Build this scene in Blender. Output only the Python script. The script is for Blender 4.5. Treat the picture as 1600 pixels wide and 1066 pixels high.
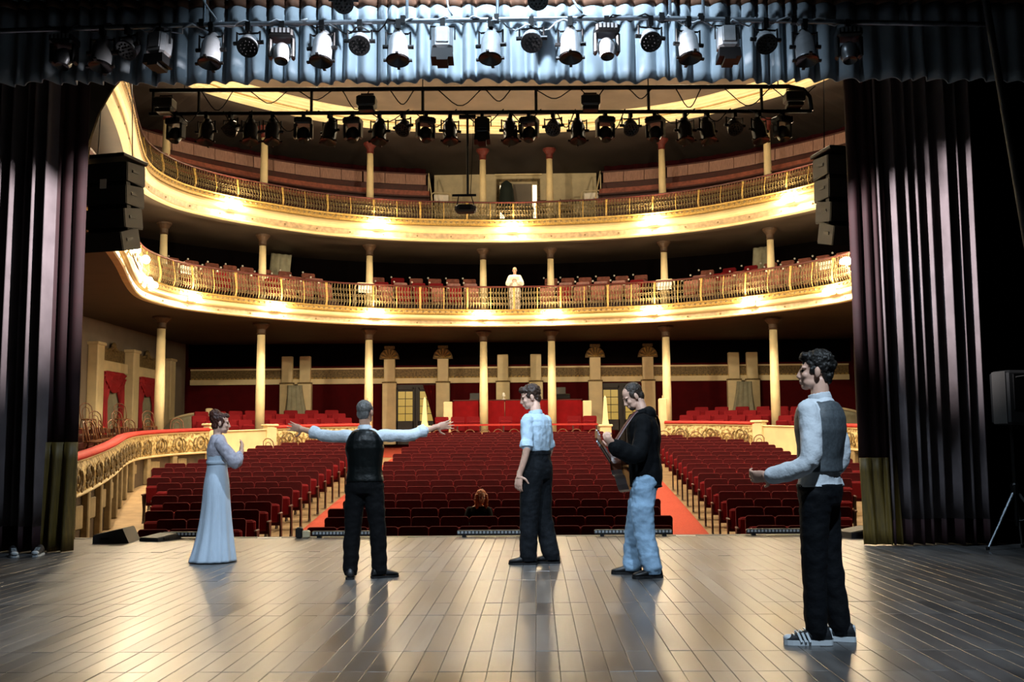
import bpy, math, random
from mathutils import Vector, Matrix, Euler, noise
random.seed(7)
PI = math.pi
for o in list(bpy.data.objects): bpy.data.objects.remove(o)
scene = bpy.context.scene
COL = scene.collection

# ------------------------------------------------------------------ camera
CAM_POS = Vector((0.72, 0.0, 1.19))
PITCH = math.atan(161/1600); YAW = math.atan(37/1600); ROLL = 0.0075
fw = Vector((-math.sin(YAW)*math.cos(PITCH), math.cos(YAW)*math.cos(PITCH), math.sin(PITCH)))
rt = fw.cross(Vector((0,0,1))).normalized(); up = rt.cross(fw)
r2 = rt*math.cos(ROLL) - up*math.sin(ROLL); u2 = up*math.cos(ROLL) + rt*math.sin(ROLL)
cd = bpy.data.cameras.new('camera'); cam = bpy.data.objects.new('camera', cd); COL.objects.link(cam)
cd.sensor_width = 36; cd.lens = 36; cd.clip_start = .05; cd.clip_end = 200
cam.matrix_world = Matrix(((r2.x,u2.x,-fw.x,CAM_POS.x),(r2.y,u2.y,-fw.y,CAM_POS.y),(r2.z,u2.z,-fw.z,CAM_POS.z),(0,0,0,1)))
scene.camera = cam

# ------------------------------------------------------------------ world, exposure
w = bpy.data.worlds.new('World'); scene.world = w; w.use_nodes = True
w.node_tree.nodes['Background'].inputs[0].default_value = (.35,.5,.8,1)
w.node_tree.nodes['Background'].inputs[1].default_value = 0.004
scene.view_settings.view_transform = 'Standard'; scene.view_settings.look = 'None'
scene.view_settings.gamma = 1; scene.view_settings.use_curve_mapping = False
scene.view_settings.exposure = 1.3
LAMP_E = 205.0      # balcony lamp glass radiance
WARM = (1.0, .82, .56)

def light(name, kind, loc, energy, color, target=None, size=.3, spot=None, blend=.5):
    d = bpy.data.lights.new(name, kind); d.energy = energy; d.color = color
    if kind == 'AREA': d.shape = 'DISK'; d.size = size
    else: d.shadow_soft_size = size
    if spot: d.spot_size = spot; d.spot_blend = blend
    o = bpy.data.objects.new(name, d); COL.objects.link(o); o.location = loc
    if target is not None:
        o.rotation_euler = (Vector(target)-Vector(loc)).to_track_quat('-Z','Y').to_euler()
    return o
# stage work lights hung over the acting area (fixtures are built further down)
WORK = [((0.35,8.6,8.3), (0.35,10.9,5.3), 1100, 98, (.66,.83,1.0)), ((-1.4,2.5,7.0), (-.9,8.7,0), 900, 44, (.70,.85,1.0)), ((2.4,2.3,7.0), (2.1,8.4,0), 900, 44, (.70,.85,1.0)),
        ((1.5,8.9,5.75), (-5.7,11.6,3.5), 4200, 27, (1.0,.93,.95)), ((-1.1,8.9,5.75), (5.4,11.9,3.5), 4200, 27, (1.0,.93,.95))]
for i,(p,t,e,sa,c) in enumerate(WORK):
    light('work_light_beam','SPOT',p,e,c,t,.12,math.radians(sa),(1.0,.4,.4,1.0,1.0)[i])
# house floodlights on the auditorium side of the proscenium (fixtures are built further down)
HOUSE = [((-5.9,14.1,7.7),(-1.5,36,4.6)),((5.9,14.1,7.7),(1.5,36,4.6))]
for p,t in HOUSE:
    light('house_flood_beam','SPOT',p,1500,WARM,t,.2,math.radians(105),.8)
DOWN = [(-4.5,22.5,12.25),(4.5,22.5,12.25),(0,27.5,12.25)]  # added unseen downlights, brighten the seat tops but not the ceiling
for p in DOWN: light('house_downlight_beam','SPOT',p,1100,WARM,(p[0]*.8,p[1]+1,0),.2,math.radians(140),.7)

# ------------------------------------------------------------------ helpers
def lin(c):
    if isinstance(c,str):
        c = [int(c[i:i+2],16)/255 for i in (0,2,4)]
        return tuple(x/12.92 if x<=.04045 else ((x+.055)/1.055)**2.4 for x in c)
    return tuple(c)
def mat(name, col, rough=.6, metal=0., var=0., vscale=6., bump=0., bscale=40., sheen=0., emis=None, estr=0., col2=None, stretch=None, spec=.5, ramp=(.35,.65), alpha=1., coat=0., objrand=0., trans=0.):
    m = bpy.data.materials.new(name); m.use_nodes = True
    nt = m.node_tree; N = nt.nodes; L = nt.links; b = N['Principled BSDF']
    c = lin(col)
    b.inputs['Base Color'].default_value = (*c,1); b.inputs['Roughness'].default_value = rough
    b.inputs['Metallic'].default_value = metal; b.inputs['Specular IOR Level'].default_value = spec
    if sheen: b.inputs['Sheen Weight'].default_value = sheen; b.inputs['Sheen Roughness'].default_value = .4; b.inputs['Sheen Tint'].default_value = (*[min(1,x*5+.004) for x in c],1)
    if coat: b.inputs['Coat Weight'].default_value = coat; b.inputs['Coat Roughness'].default_value = .15
    if alpha < 1: b.inputs['Alpha'].default_value = alpha
    if trans: b.inputs['Transmission Weight'].default_value = trans
    if emis: b.inputs['Emission Color'].default_value = (*lin(emis),1); b.inputs['Emission Strength'].default_value = estr
    src = None
    if var or col2 or bump:
        tc = N.new('ShaderNodeTexCoord'); mp = N.new('ShaderNodeMapping')
        if stretch: mp.inputs['Scale'].default_value = stretch
        L.new(tc.outputs['Object'], mp.inputs['Vector'])
    if var or col2:
        n = N.new('ShaderNodeTexNoise'); n.inputs['Scale'].default_value = vscale; n.inputs['Detail'].default_value = 5
        L.new(mp.outputs[0], n.inputs['Vector'])
        r = N.new('ShaderNodeValToRGB'); e = r.color_ramp.elements
        e[0].position, e[1].position = ramp
        d = lin(col2) if col2 else tuple(x*(1-var) for x in c)
        e[0].color = (*d,1); e[1].color = (*c,1) if col2 else (*[min(1,x*(1+var*.6)) for x in c],1)
        L.new(n.outputs['Fac'], r.inputs[0]); src = r.outputs[0]
    if objrand:
        oi = N.new('ShaderNodeObjectInfo'); mx = N.new('ShaderNodeMix'); mx.data_type='RGBA'; mx.blend_type='MULTIPLY'; mx.inputs[0].default_value = 1
        mr = N.new('ShaderNodeMapRange'); mr.inputs[3].default_value = 1-objrand; mr.inputs[4].default_value = 1+objrand
        L.new(oi.outputs['Random'], mr.inputs[0])
        if src: L.new(src, mx.inputs[6])
        else: mx.inputs[6].default_value = (*c,1)
        L.new(mr.outputs[0], mx.inputs[7]); src = mx.outputs[2]
    if src: L.new(src, b.inputs['Base Color'])
    if bump:
        n2 = N.new('ShaderNodeTexNoise'); n2.inputs['Scale'].default_value = bscale; n2.inputs['Detail'].default_value = 3
        L.new(mp.outputs[0], n2.inputs['Vector'])
        bp = N.new('ShaderNodeBump'); bp.inputs['Strength'].default_value = bump; bp.inputs['Distance'].default_value = .02
        L.new(n2.outputs['Fac'], bp.inputs['Height']); L.new(bp.outputs[0], b.inputs['Normal'])
    return m

M = {}
M['cream'] = mat('cream plaster','e6d3a4',.55,var=.10,vscale=2.5)
M['fascia']=mat('fascia cream paint','d2bd8c',.5,var=.10,vscale=2.5)
M['cream_dull'] = mat('dull cream paint','cdbd97',.6,var=.12,vscale=3)
M['cream_panel'] = mat('fascia panel paint','b9a27e',.5,var=.25,vscale=9)
M['gilt'] = mat('old gilding','b0904c',.5,metal=.1,var=.35,vscale=22,bump=.3,bscale=60)
M['gilt_dark'] = mat('dark gilding','79643c',.6,metal=.0,var=.5,vscale=16,bump=.5,bscale=45)
M['ironwork'] = mat('dull bronze ironwork','64532f',.6,var=.3,vscale=20)
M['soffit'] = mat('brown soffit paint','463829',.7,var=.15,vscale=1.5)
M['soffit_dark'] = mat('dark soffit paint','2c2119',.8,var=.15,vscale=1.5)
M['black_wall'] = mat('unlit dark wall','060303',.95,spec=.05)  # near black, carries the shade of the rear walls in its colour
M['red_wall'] = mat('dark red wall','45070a',.85,var=.15,vscale=3,spec=.08)
M['red_fabric'] = mat('red drape','2c0609',.85,spec=.08,var=.2,vscale=5)
M['red_bright'] = mat('bright red drape','a81d26',.75,sheen=.2,var=.15,vscale=5)
M['ceil'] = mat('aged ceiling plaster','54463a',.7,var=.22,vscale=1.1)
M['wall_grey'] = mat('grey beige wall','83786a',.7,var=.12,vscale=1.2)
M['carpet'] = mat('salmon aisle carpet','b8452f',.9,var=.15,vscale=30,bump=.2,bscale=200)
M['floor_house'] = mat('beige boards','a58a66',.6,var=.2,vscale=3)
M['velvet'] = mat('red seat velvet','47070e',.8,sheen=.5,spec=.2,var=.18,vscale=12,objrand=.15)
M['velvet_seat'] = mat('red seat cushion','700c15',.8,sheen=.5,spec=.2,objrand=.15)
M['seat_wood'] = mat('seat arm wood','4a2116',.45)
M['seat_iron'] = mat('seat iron','2a1c16',.5,metal=.5)
M['brown_wood'] = mat('bentwood brown','6a3f20',.4,var=.25,vscale=20)
M['dark_wood'] = mat('dark red wood','42150f',.4,var=.25,vscale=10)
M['bench'] = mat('worn bench wood','8a4a3a',.35,var=.3,vscale=8)
M['bench_pale'] = mat('glossy bench back','a07a6c',.3,var=.25,vscale=14,stretch=(3,3,.3))
M['black_metal'] = mat('black steel','0c0c0d',.45,metal=.4)
M['black_plastic'] = mat('black housing','0a0a0b',.4)
M['grey_metal'] = mat('silver can','b4b8bc',.34,metal=.6,var=.1,vscale=14)
M['steel'] = mat('steel pipe','9aa4ad',.35,metal=.7,var=.3,vscale=12)
M['lens'] = mat('dark lens','040405',.3)
M['glass_glow'] = mat('lamp glass','fff0cf',.3,emis=(1,.80,.52),estr=LAMP_E)
M['white_sign'] = mat('white plate','ece6da',.4)
M['valance'] = mat('grey border cloth','9aa5ad',.8,var=.14,vscale=2.2,bump=.15,bscale=160)
M['valance_stripe'] = mat('brown webbing','6b4630',.8,var=.2,vscale=12)
M['curtain'] = mat('mauve grey stage curtain','6a6163',.8,sheen=.05,spec=.2,var=.15,vscale=4,bump=.1,bscale=180)
M['curtain_red'] = mat('dark red lining','26070c',.8,sheen=.1,var=.2,vscale=6)
M['curtain_gold'] = mat('olive gold lining','5c4a18',.6,sheen=.2,var=.3,vscale=14,stretch=(4,4,.4))
M['black_drape'] = mat('black masking drape','070708',.95,spec=.05)
M['cabinet'] = mat('loudspeaker paint','232323',.55,bump=.15,bscale=220)
M['cabinet_side'] = mat('loudspeaker side paint','4c4a47',.6,bump=.2,bscale=260)

class MB:
    def __init__(s): s.v=[]; s.f=[]
    def add(s, vs, fs):
        n=len(s.v); s.v += [tuple(v) for v in vs]; s.f += [tuple(i+n for i in f) for f in fs]; return s
    def box(s, c, d, rot=None):
        x,y,z=[k/2 for k in d]; vs=[Vector(p) for p in ((-x,-y,-z),(x,-y,-z),(x,y,-z),(-x,y,-z),(-x,-y,z),(x,-y,z),(x,y,z),(-x,y,z))]
        if rot is not None:
            R = rot if isinstance(rot,Matrix) else Euler(rot).to_matrix()
            vs=[R@v for v in vs]
        c=Vector(c); return s.add([v+c for v in vs],[(0,3,2,1),(4,5,6,7),(0,1,5,4),(1,2,6,5),(2,3,7,6),(3,0,4,7)])
    def bbox(s, c, d, bev=.01, rot=None):
        # box with chamfered vertical and horizontal edges (24 verts)
        x,y,z=[k/2 for k in d]; b=min(bev,x*.9,y*.9,z*.9); vs=[]
        for sz in (-1,1):
            for lvl in ((z-b,0),(z,b)) if sz>0 else ((z,b),(z-b,0)):
                h,i=lvl
                X,Y=x-i,y-i
                for (px,py) in ((-X+b,-Y),(X-b,-Y),(X,-Y+b),(X,Y-b),(X-b,Y),(-X+b,Y),(-X,Y-b),(-X,-Y+b)):
                    vs.append(Vector((px,py,sz*h)))
        R = None
        if rot is not None: R = rot if isinstance(rot,Matrix) else Euler(rot).to_matrix()
        c=Vector(c); vs=[(R@v if R else v)+c for v in vs]
        fs=[tuple(range(7,-1,-1)),tuple(range(24,32))]
        for k in range(3):
            for i in range(8): j=(i+1)%8; fs.append((k*8+i,k*8+j,k*8+8+j,k*8+8+i))
        return s.add(vs,fs)
    def tube(s, pts, r, n=8, cap=True, ell=1.0, upv=None):
        pts=[Vector(p) for p in pts]; m=len(pts); rs=r if isinstance(r,(list,tuple)) else [r]*m
        vs=[]; fs=[]; pu=None
        for i,p in enumerate(pts):
            t=(pts[min(i+1,m-1)]-pts[max(i-1,0)])
            t = t.normalized() if t.length>1e-9 else Vector((0,0,1))
            if pu is None:
                ref = Vector(upv) if upv else (Vector((0,0,1)) if abs(t.z)<.9 else Vector((0,1,0)))
                u=(ref-t*ref.dot(t)).normalized()
            else:
                u=pu-t*pu.dot(t); u = u.normalized() if u.length>1e-6 else pu
            pu=u; wv=t.cross(u)
            rr=rs[i]; ra,rb = rr if isinstance(rr,(list,tuple)) else (rr,rr*ell)
            for k in range(n):
                a=2*PI*k/n; vs.append(p+wv*math.cos(a)*ra+u*math.sin(a)*rb)
        for i in range(m-1):
            for k in range(n): j=(k+1)%n; fs.append((i*n+k,i*n+j,(i+1)*n+j,(i+1)*n+k))
        if cap: fs += [tuple(range(n-1,-1,-1)), tuple((m-1)*n+k for k in range(n))]
        return s.add(vs,fs)
    def lathe(s, prof, n=12, c=(0,0,0), R=None, cap=True):
        vs=[]; fs=[]; c=Vector(c); m=len(prof)
        for r,z in prof:
            for k in range(n):
                a=2*PI*k/n; v=Vector((r*math.cos(a),r*math.sin(a),z)); vs.append((R@v if R else v)+c)
        for i in range(m-1):
            for k in range(n): j=(k+1)%n; fs.append((i*n+k,i*n+j,(i+1)*n+j,(i+1)*n+k))
        if cap: fs += [tuple(range(n-1,-1,-1)), tuple((m-1)*n+k for k in range(n))]
        return s.add(vs,fs)
    def ell(s, c, r, R=None, n=12, m=8):
        vs=[]; fs=[]; c=Vector(c)
        if not isinstance(r,(tuple,list)): r=(r,r,r)
        for i in range(m+1):
            ph=PI*(i+.0)/m; ph=min(max(ph,.02),PI-.02)
            for k in range(n):
                a=2*PI*k/n; v=Vector((r[0]*math.sin(ph)*math.cos(a),r[1]*math.sin(ph)*math.sin(a),-r[2]*math.cos(ph)))
                vs.append((R@v if R else v)+c)
        for i in range(m):
            for k in range(n): j=(k+1)%n; fs.append((i*n+k,i*n+j,(i+1)*n+j,(i+1)*n+k))
        fs += [tuple(range(n-1,-1,-1)), tuple(m*n+k for k in range(n))]
        return s.add(vs,fs)
    def prism(s, outline, d0, d1, T=None):
        # outline in (x,z), extruded along y from d0 to d1, then transformed by the 4x4 T
        n=len(outline); vs=[Vector((x,d0,z)) for x,z in outline]+[Vector((x,d1,z)) for x,z in outline]
        if T: vs=[T@v for v in vs]
        fs=[tuple(range(n)),tuple(range(2*n-1,n-1,-1))]
        for i in range(n): j=(i+1)%n; fs.append((i,i+n,j+n,j))
        return s.add(vs,fs)
    def mesh(s, name, m=None, smooth=False):
        me=bpy.data.meshes.new(name); me.from_pydata(s.v,[],s.f)
        if m: me.materials.append(m if not isinstance(m,str) else M[m])
        if smooth: me.polygons.foreach_set('use_smooth',[True]*len(me.polygons))
        me.update(); return me
    def build(s, name, m, parent=None, smooth=False, **kw):
        return obj(name, s.mesh(name,m,smooth), parent, **kw)
def obj(name, me, parent=None, loc=None, rot=None, label=None, cat=None, group=None, kind=None):
    o=bpy.data.objects.new(name, me); COL.objects.link(o)
    if parent: o.parent=parent
    if loc is not None: o.location=loc
    if rot is not None: o.rotation_euler = rot
    if label: o['label']=label
    if cat: o['category']=cat
    if group: o['group']=group
    if kind: o['kind']=kind
    return o
def thing(name, label, cat, loc=(0,0,0), rz=0, group=None, kind=None):
    return obj(name, None, None, loc, (0,0,rz), label, cat, group, kind)
def dup(root, loc, rz=0, label=None, rot=None):
    r=root.copy(); COL.objects.link(r); r.location=loc; r.rotation_euler = rot if rot is not None else (0,0,rz)
    if label: r['label']=label
    for ch in root.children:
        c=ch.copy(); COL.objects.link(c); c.parent=r
        for g in ch.children:
            d=g.copy(); COL.objects.link(d); d.parent=c
    return r
ORD=['first','second','third','fourth','fifth','sixth','seventh','eighth','ninth','tenth','eleventh','twelfth','thirteenth','fourteenth','fifteenth','sixteenth','seventeenth','eighteenth','nineteenth','twentieth','twenty-first','twenty-second','twenty-third','twenty-fourth','twenty-fifth','twenty-sixth','twenty-seventh','twenty-eighth','twenty-ninth','thirtieth']

# ------------------------------------------------------------------ horseshoe plan shared by parapet, balconies and cornice
HALF=[(0,34.65),(1.4,34.55),(2.8,34.35),(4.2,34.0),(5.4,33.5),(6.4,32.9),(7.5,31.95),(8.4,31.05),(9.1,30.15),(9.6,29.2),(9.82,28.2),(9.85,27.2),(9.65,26.1),(9.15,24.4),(8.5,22.4),(8.05,20.9),(7.6,19.2),(7.25,17.6),(7.1,16.4),(7.05,15.2)]
def catmull(pts,n=10):
    P=[Vector(p) for p in pts]; out=[]
    for i in range(len(P)-1):
        a=P[max(i-1,0)];b=P[i];c=P[i+1];d=P[min(i+2,len(P)-1)]
        for k in range(n):
            t=k/n; out.append(.5*((2*b)+(c-a)*t+(2*a-5*b+4*c-d)*t*t+(3*b-a-3*c+d)*t**3))
    out.append(P[-1]); return out
_pl=catmull([(-x,y) for x,y in HALF[:0:-1]]+HALF)
_L=[0.]
for i in range(1,len(_pl)): _L.append(_L[-1]+(_pl[i]-_pl[i-1]).length)
SMAX=_L[-1]/2; _L=[l-SMAX for l in _L]
def plan(s):
    s=max(-SMAX,min(SMAX,s)); lo,hi=0,len(_L)-1
    while hi-lo>1:
        m=(lo+hi)//2
        if _L[m]<=s: lo=m
        else: hi=m
    t=(s-_L[lo])/(_L[hi]-_L[lo]); p=_pl[lo].lerp(_pl[hi],t)
    a=_pl[max(lo-3,0)]; b=_pl[min(hi+3,len(_pl)-1)]; tg=(b-a).normalized()
    return p, Vector((-tg.y,tg.x)), tg    # point, outward normal (away from the house centre), tangent towards +x
SIDE_X=12.9; REAR_Y=39.5
def reach(s, lim):
    p,n,_=plan(s); d=lim
    if n.y>1e-4: d=min(d,(REAR_Y-p.y)/n.y)
    if abs(n.x)>1e-4: d=min(d,((SIDE_X if n.x>0 else -SIDE_X)-p.x)/n.x)
    return max(d,.05)
def svals(s0,s1,step=.4):
    n=max(2,int(abs(s1-s0)/step)+1); return [s0+(s1-s0)*i/(n-1) for i in range(n)]
def sweep(mb, prof, s0, s1, step=.4, zf=None, closed=True, lim=None, caps=True):
    # prof: list of (offset outward, z)
    S=svals(s0,s1,step); k=len(prof); vs=[]; fs=[]
    for s in S:
        p,n,_=plan(s); dz=zf(p.y) if zf else 0; R=reach(s,99)-.02
        for (o,z) in prof:
            q=p+n*min(o,R); vs.append((q.x,q.y,z+dz))
    for i in range(len(S)-1):
        for j in range(k if closed else k-1):
            j2=(j+1)%k; fs.append((i*k+j,(i+1)*k+j,(i+1)*k+j2,i*k+j2))
    if closed and caps: fs += [tuple(range(k)), tuple((len(S)-1)*k+j for j in range(k-1,-1,-1))]
    return mb.add(vs,fs)
# ------------------------------------------------------------------ stage floor of boards
def plank_mat(name, attr):
    m=bpy.data.materials.new(name); m.use_nodes=True; nt=m.node_tree; N=nt.nodes; L=nt.links; b=N['Principled BSDF']
    geo=N.new('ShaderNodeNewGeometry'); mp=N.new('ShaderNodeMapping'); mp.inputs['Scale'].default_value=(9,.8,1); L.new(geo.outputs['Position'],mp.inputs['Vector'])
    n=N.new('ShaderNodeTexNoise'); n.inputs['Scale'].default_value=1.6; n.inputs['Detail'].default_value=2; L.new(mp.outputs[0],n.inputs['Vector'])
    if attr: a=N.new('ShaderNodeAttribute'); a.attribute_name='rnd'; rnd=a.outputs['Fac']
    else: a=N.new('ShaderNodeObjectInfo'); rnd=a.outputs['Random']
    r=N.new('ShaderNodeValToRGB'); r.color_ramp.elements[0].color=(.055,.054,.054,1); r.color_ramp.elements[1].color=(.12,.116,.112,1); r.color_ramp.elements[0].position=.3; r.color_ramp.elements[1].position=.75
    L.new(n.outputs['Fac'],r.inputs[0])
    mr=N.new('ShaderNodeMapRange'); mr.inputs[3].default_value=.72; mr.inputs[4].default_value=1.3; L.new(rnd,mr.inputs[0])
    mx=N.new('ShaderNodeMix'); mx.data_type='RGBA'; mx.blend_type='MULTIPLY'; mx.inputs[0].default_value=1; L.new(r.outputs[0],mx.inputs[6]); L.new(mr.outputs[0],mx.inputs[7]); L.new(mx.outputs[2],b.inputs['Base Color'])
    big=N.new('ShaderNodeTexNoise'); big.inputs['Scale'].default_value=.9; big.inputs['Detail'].default_value=3; L.new(geo.outputs['Position'],big.inputs['Vector'])
    ad=N.new('ShaderNodeMath'); ad.operation='ADD'; L.new(big.outputs['Fac'],ad.inputs[0]); L.new(n.outputs['Fac'],ad.inputs[1])
    rr=N.new('ShaderNodeMapRange'); rr.inputs[1].default_value=.7; rr.inputs[2].default_value=1.3; rr.inputs[3].default_value=.285; rr.inputs[4].default_value=.34; L.new(ad.outputs[0],rr.inputs[0])
    r3=N.new('ShaderNodeMath'); r3.operation='MULTIPLY_ADD'; r3.inputs[1].default_value=.05; L.new(rnd,r3.inputs[0]); L.new(rr.outputs[0],r3.inputs[2]); L.new(r3.outputs[0],b.inputs['Roughness'])
    b.inputs['IOR'].default_value=1.62
    return m
PM=plank_mat('stage board',False); PMS=plank_mat('stage boards far',True)
fl=MB().box((0,4.7,-.11),(18.4,17.46,.16)).build('floor',mat('stage sub floor','17181a',.7),None,label='dark boarded stage floor reaching to the footlights',kind='structure')
PW=.128; GAP=.0022
STRIPS=[13.42,11.65,11.05,9.78,9.17,7.87,7.32,6.06,5.53,4.22,3.7,2.4]
pm={}
for a,b_ in zip(STRIPS[:-1],STRIPS[1:]):
    Lg=a-b_-GAP; mb=MB(); x,y,c=(PW-GAP)/2,Lg/2,.0025
    vs=[(-x,-y,-.03),(x,-y,-.03),(x,y,-.03),(-x,y,-.03),(-x,-y,-c),(x,-y,-c),(x,y,-c),(-x,y,-c),(-x+c,-y+c,0),(x-c,-y+c,0),(x-c,y-c,0),(-x+c,y-c,0)]
    mb.add(vs,[(0,3,2,1),(0,1,5,4),(1,2,6,5),(2,3,7,6),(3,0,4,7),(4,5,9,8),(5,6,10,9),(6,7,11,10),(7,4,8,11),(8,9,10,11)])
    pm[(a,b_)]=mb
rng=random.Random(3)
cand=[]
for (a,b_) in pm:
    nx=int(8.8/PW)
    for i in range(-nx,nx+1):
        cx=i*PW; cy=(a+b_)/2
        vis = abs((cx-.72)/cy)<.52 and cy>3.2
        cand.append((b_ if vis else 99,cx,cy,(a,b_)))
cand.sort(key=lambda t:(t[0]>=99, -1/ max(t[2],.1), abs(t[1]-.72)))
far=MB(); frnd=[]
for idx,(k,cx,cy,key) in enumerate(cand):
    rx,ry=rng.gauss(0,.0016),rng.gauss(0,.006); dz=rng.uniform(-.0012,.0)
    if idx<300:
        if not pm[key].__dict__.get('me'): pm[key].me=pm[key].mesh('plank',PM)
        obj('plank',pm[key].me,fl,(cx,cy,dz),(rx,ry,0))
    else:
        T=Matrix.Translation((cx,cy,dz))@Euler((rx,ry,0)).to_matrix().to_4x4()
        far.add([T@Vector(v) for v in pm[key].v],pm[key].f); frnd += [rng.random()]*len(pm[key].f)
me=far.mesh('planks',PMS); at=me.attributes.new('rnd','FLOAT','FACE'); at.data.foreach_set('value',frnd)
obj('far_planks',me,fl,kind='stuff')
ap=MB(); ap.box((0,13.50,-.62),(18.4,.14,1.16)).build('trim_1','black_wall',label='dark front face of the stage apron',kind='structure')
MB().box((0,13.49,-.012),(18.4,.13,.03)).build('trim_2',mat('apron edge board','5d5850',.6,var=.2),label='worn wooden edge board along the stage lip',kind='structure')

# ------------------------------------------------------------------ proscenium wall (seen from behind) and stage walls
def arch(hw,top,r,n=8):
    pts=[(-hw,0)]
    for k in range(n+1): a=PI-k*PI/2/n; pts.append((-hw+r+r*math.cos(a),top-r+r*math.sin(a)))
    for k in range(n+1): a=PI/2-k*PI/2/n; pts.append((hw-r+r*math.cos(a),top-r+r*math.sin(a)))
    pts.append((hw,0)); return pts
A=arch(5.3,6.9,2.0); mb=MB()
OW,OT=16,14.0
n=len(A); outer=[]
for (x,z) in A:
    # project to the outer rectangle
    if z<=0.001: outer.append((OW if x>0 else -OW,0.))
    else:
        sx=OW/abs(x) if abs(x)>1e-6 else 1e9; k=min(sx,OT/z); outer.append((x*k,z*k))
vs=[]; 
for Y in (12.75,13.30):
    vs += [(x,Y,z) for x,z in A]+[(x,Y,z) for x,z in outer]
fs=[]
for b0 in (0,2*n):
    for i in range(n-1): fs.append((b0+i,b0+i+1,b0+n+i+1,b0+n+i))
for i in range(n-1): fs.append((i,i+1,2*n+i+1,2*n+i)); fs.append((n+i,n+i+1,3*n+i+1,3*n+i))
mb.add(vs,fs)
mb.build('wall_proscenium','black_drape',label='black back of the proscenium wall with rounded arch corners',kind='structure')
mb=MB(); T=[(x*1.0,z) for x,z in A]
for i in range(len(T)-1):
    (x0,z0),(x1,z1)=T[i],T[i+1]; d=Vector((x1-x0,0,z1-z0))
mb.tube([(x,13.36,z) for x,z in arch(5.36,6.96,2.0)],.07,6)
mb.build('trim_3','gilt_dark',label='gilded moulding around the proscenium opening',kind='structure')
MB().box((-9.3,4.7,5),(.2,17.4,10)).build('wall_left','black_drape',label='black side wall of the stage, left',kind='structure')
MB().box((9.3,4.7,5),(.2,17.4,10)).build('wall_right','black_drape',label='black side wall of the stage, right',kind='structure')
MB().box((0,-4.1,5),(18.8,.2,10)).build('wall_back','black_drape',label='black back wall of the stage',kind='structure')
MB().box((0,4.3,10.1),(18.8,17,.2)).build('ceiling','black_drape',label='dark grid ceiling over the stage',kind='structure')

# ------------------------------------------------------------------ house: floor, walls, ceiling
def rowY(i): return 16.5+.82*i
def rowZ(i): return -.115+.098*i-.00067*i*i       # top of the seat backs
def floorZ(y):
    i=(y-16.5)/.82; i=max(-3.5,min(22,i)); return rowZ(i)-.95
mb=MB(); ys=[13.58+.6*k for k in range(36)]+[35.3]
vs=[];fs=[]
for y in ys:
    for x in (-11.5,11.5): vs.append((x,y,floorZ(y)))
for i in range(len(ys)-1): fs.append((2*i,2*i+1,2*i+3,2*i+2))
mb.add(vs,fs); mb.build('floor','floor_house',label='raked beige wooden floor of the stalls',kind='structure')
for sx,(x0,x1),nm in ((-1,(-4.08,-3.06),'left'),(1,(3.06,4.08),'right')):
    mb=MB(); vs=[];fs=[]
    yy=[14.2+.6*k for k in range(36)]
    for y in yy:
        z=floorZ(y); vs += [(x0,y,z+.004),(x1,y,z+.004),(x1,y,z+.02),(x0,y,z+.02)]
    for i in range(len(yy)-1):
        for j in range(4): k=(j+1)%4; fs.append((4*i+j,4*i+k,4*i+4+k,4*i+4+j))
    fs += [(0,1,2,3),(4*len(yy)-1,4*len(yy)-2,4*len(yy)-3,4*len(yy)-4)]
    mb.add(vs,fs); mb.build('aisle_carpet','carpet',label='salmon red carpet runner along the %s aisle of the stalls'%nm,cat='carpet',group='aisle carpets')
MB().box((0,REAR_Y+.15,5.5),(26.4,.3,14)).build('wall_rear','red_wall',label='dark red rear wall of the auditorium',kind='structure')
MB().box((-SIDE_X-.15,26.4,5.5),(.3,26,16)).build('wall_house_left','wall_grey',label='grey beige side wall of the auditorium, left',kind='structure')
MB().box((SIDE_X+.15,26.4,5.5),(.3,26,16)).build('wall_house_right','wall_grey',label='grey beige side wall of the auditorium, right',kind='structure')
MB().box((0,26.4,12.57),(26.4,26.4,.3)).build('ceiling','ceil',label='aged brown plaster ceiling of the auditorium',kind='structure')
# stepped cream cornice round the ceiling opening
cn=thing('ceiling_cornice','stepped cream cornice curving round the auditorium ceiling','cornice',kind='structure')
steps=[(a*.42,12.0+(z-12.0)*.44) for a,z in [(0,12.0),(-.02,12.10),(-.14,12.14),(-.16,12.26),(-.30,12.30),(-.33,12.42),(-.46,12.46),(-.50,12.60),(-.64,12.64),(-.72,12.80),(-.9,12.84),(-.95,12.94)]]
mb=MB(); sweep(mb,steps+[(.3,12.41),(.3,12.0)],-17,17,.35); mb.build('moulding','cream',cn)
mb=MB(); sweep(mb,[(-.06,12.12),(-.14,12.125),(-.14,12.14),(-.06,12.14)],-17,17,.35); mb.build('gilt_line','gilt',cn)
mb=MB(); sweep(mb,[(.31,12.02),(99,11.3),(99,11.42),(.31,12.14)],-SMAX,SMAX,.4); mb.build('ceiling_gallery','soffit_dark',label='sloping brown ceiling over the upper gallery',kind='structure')

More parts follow.
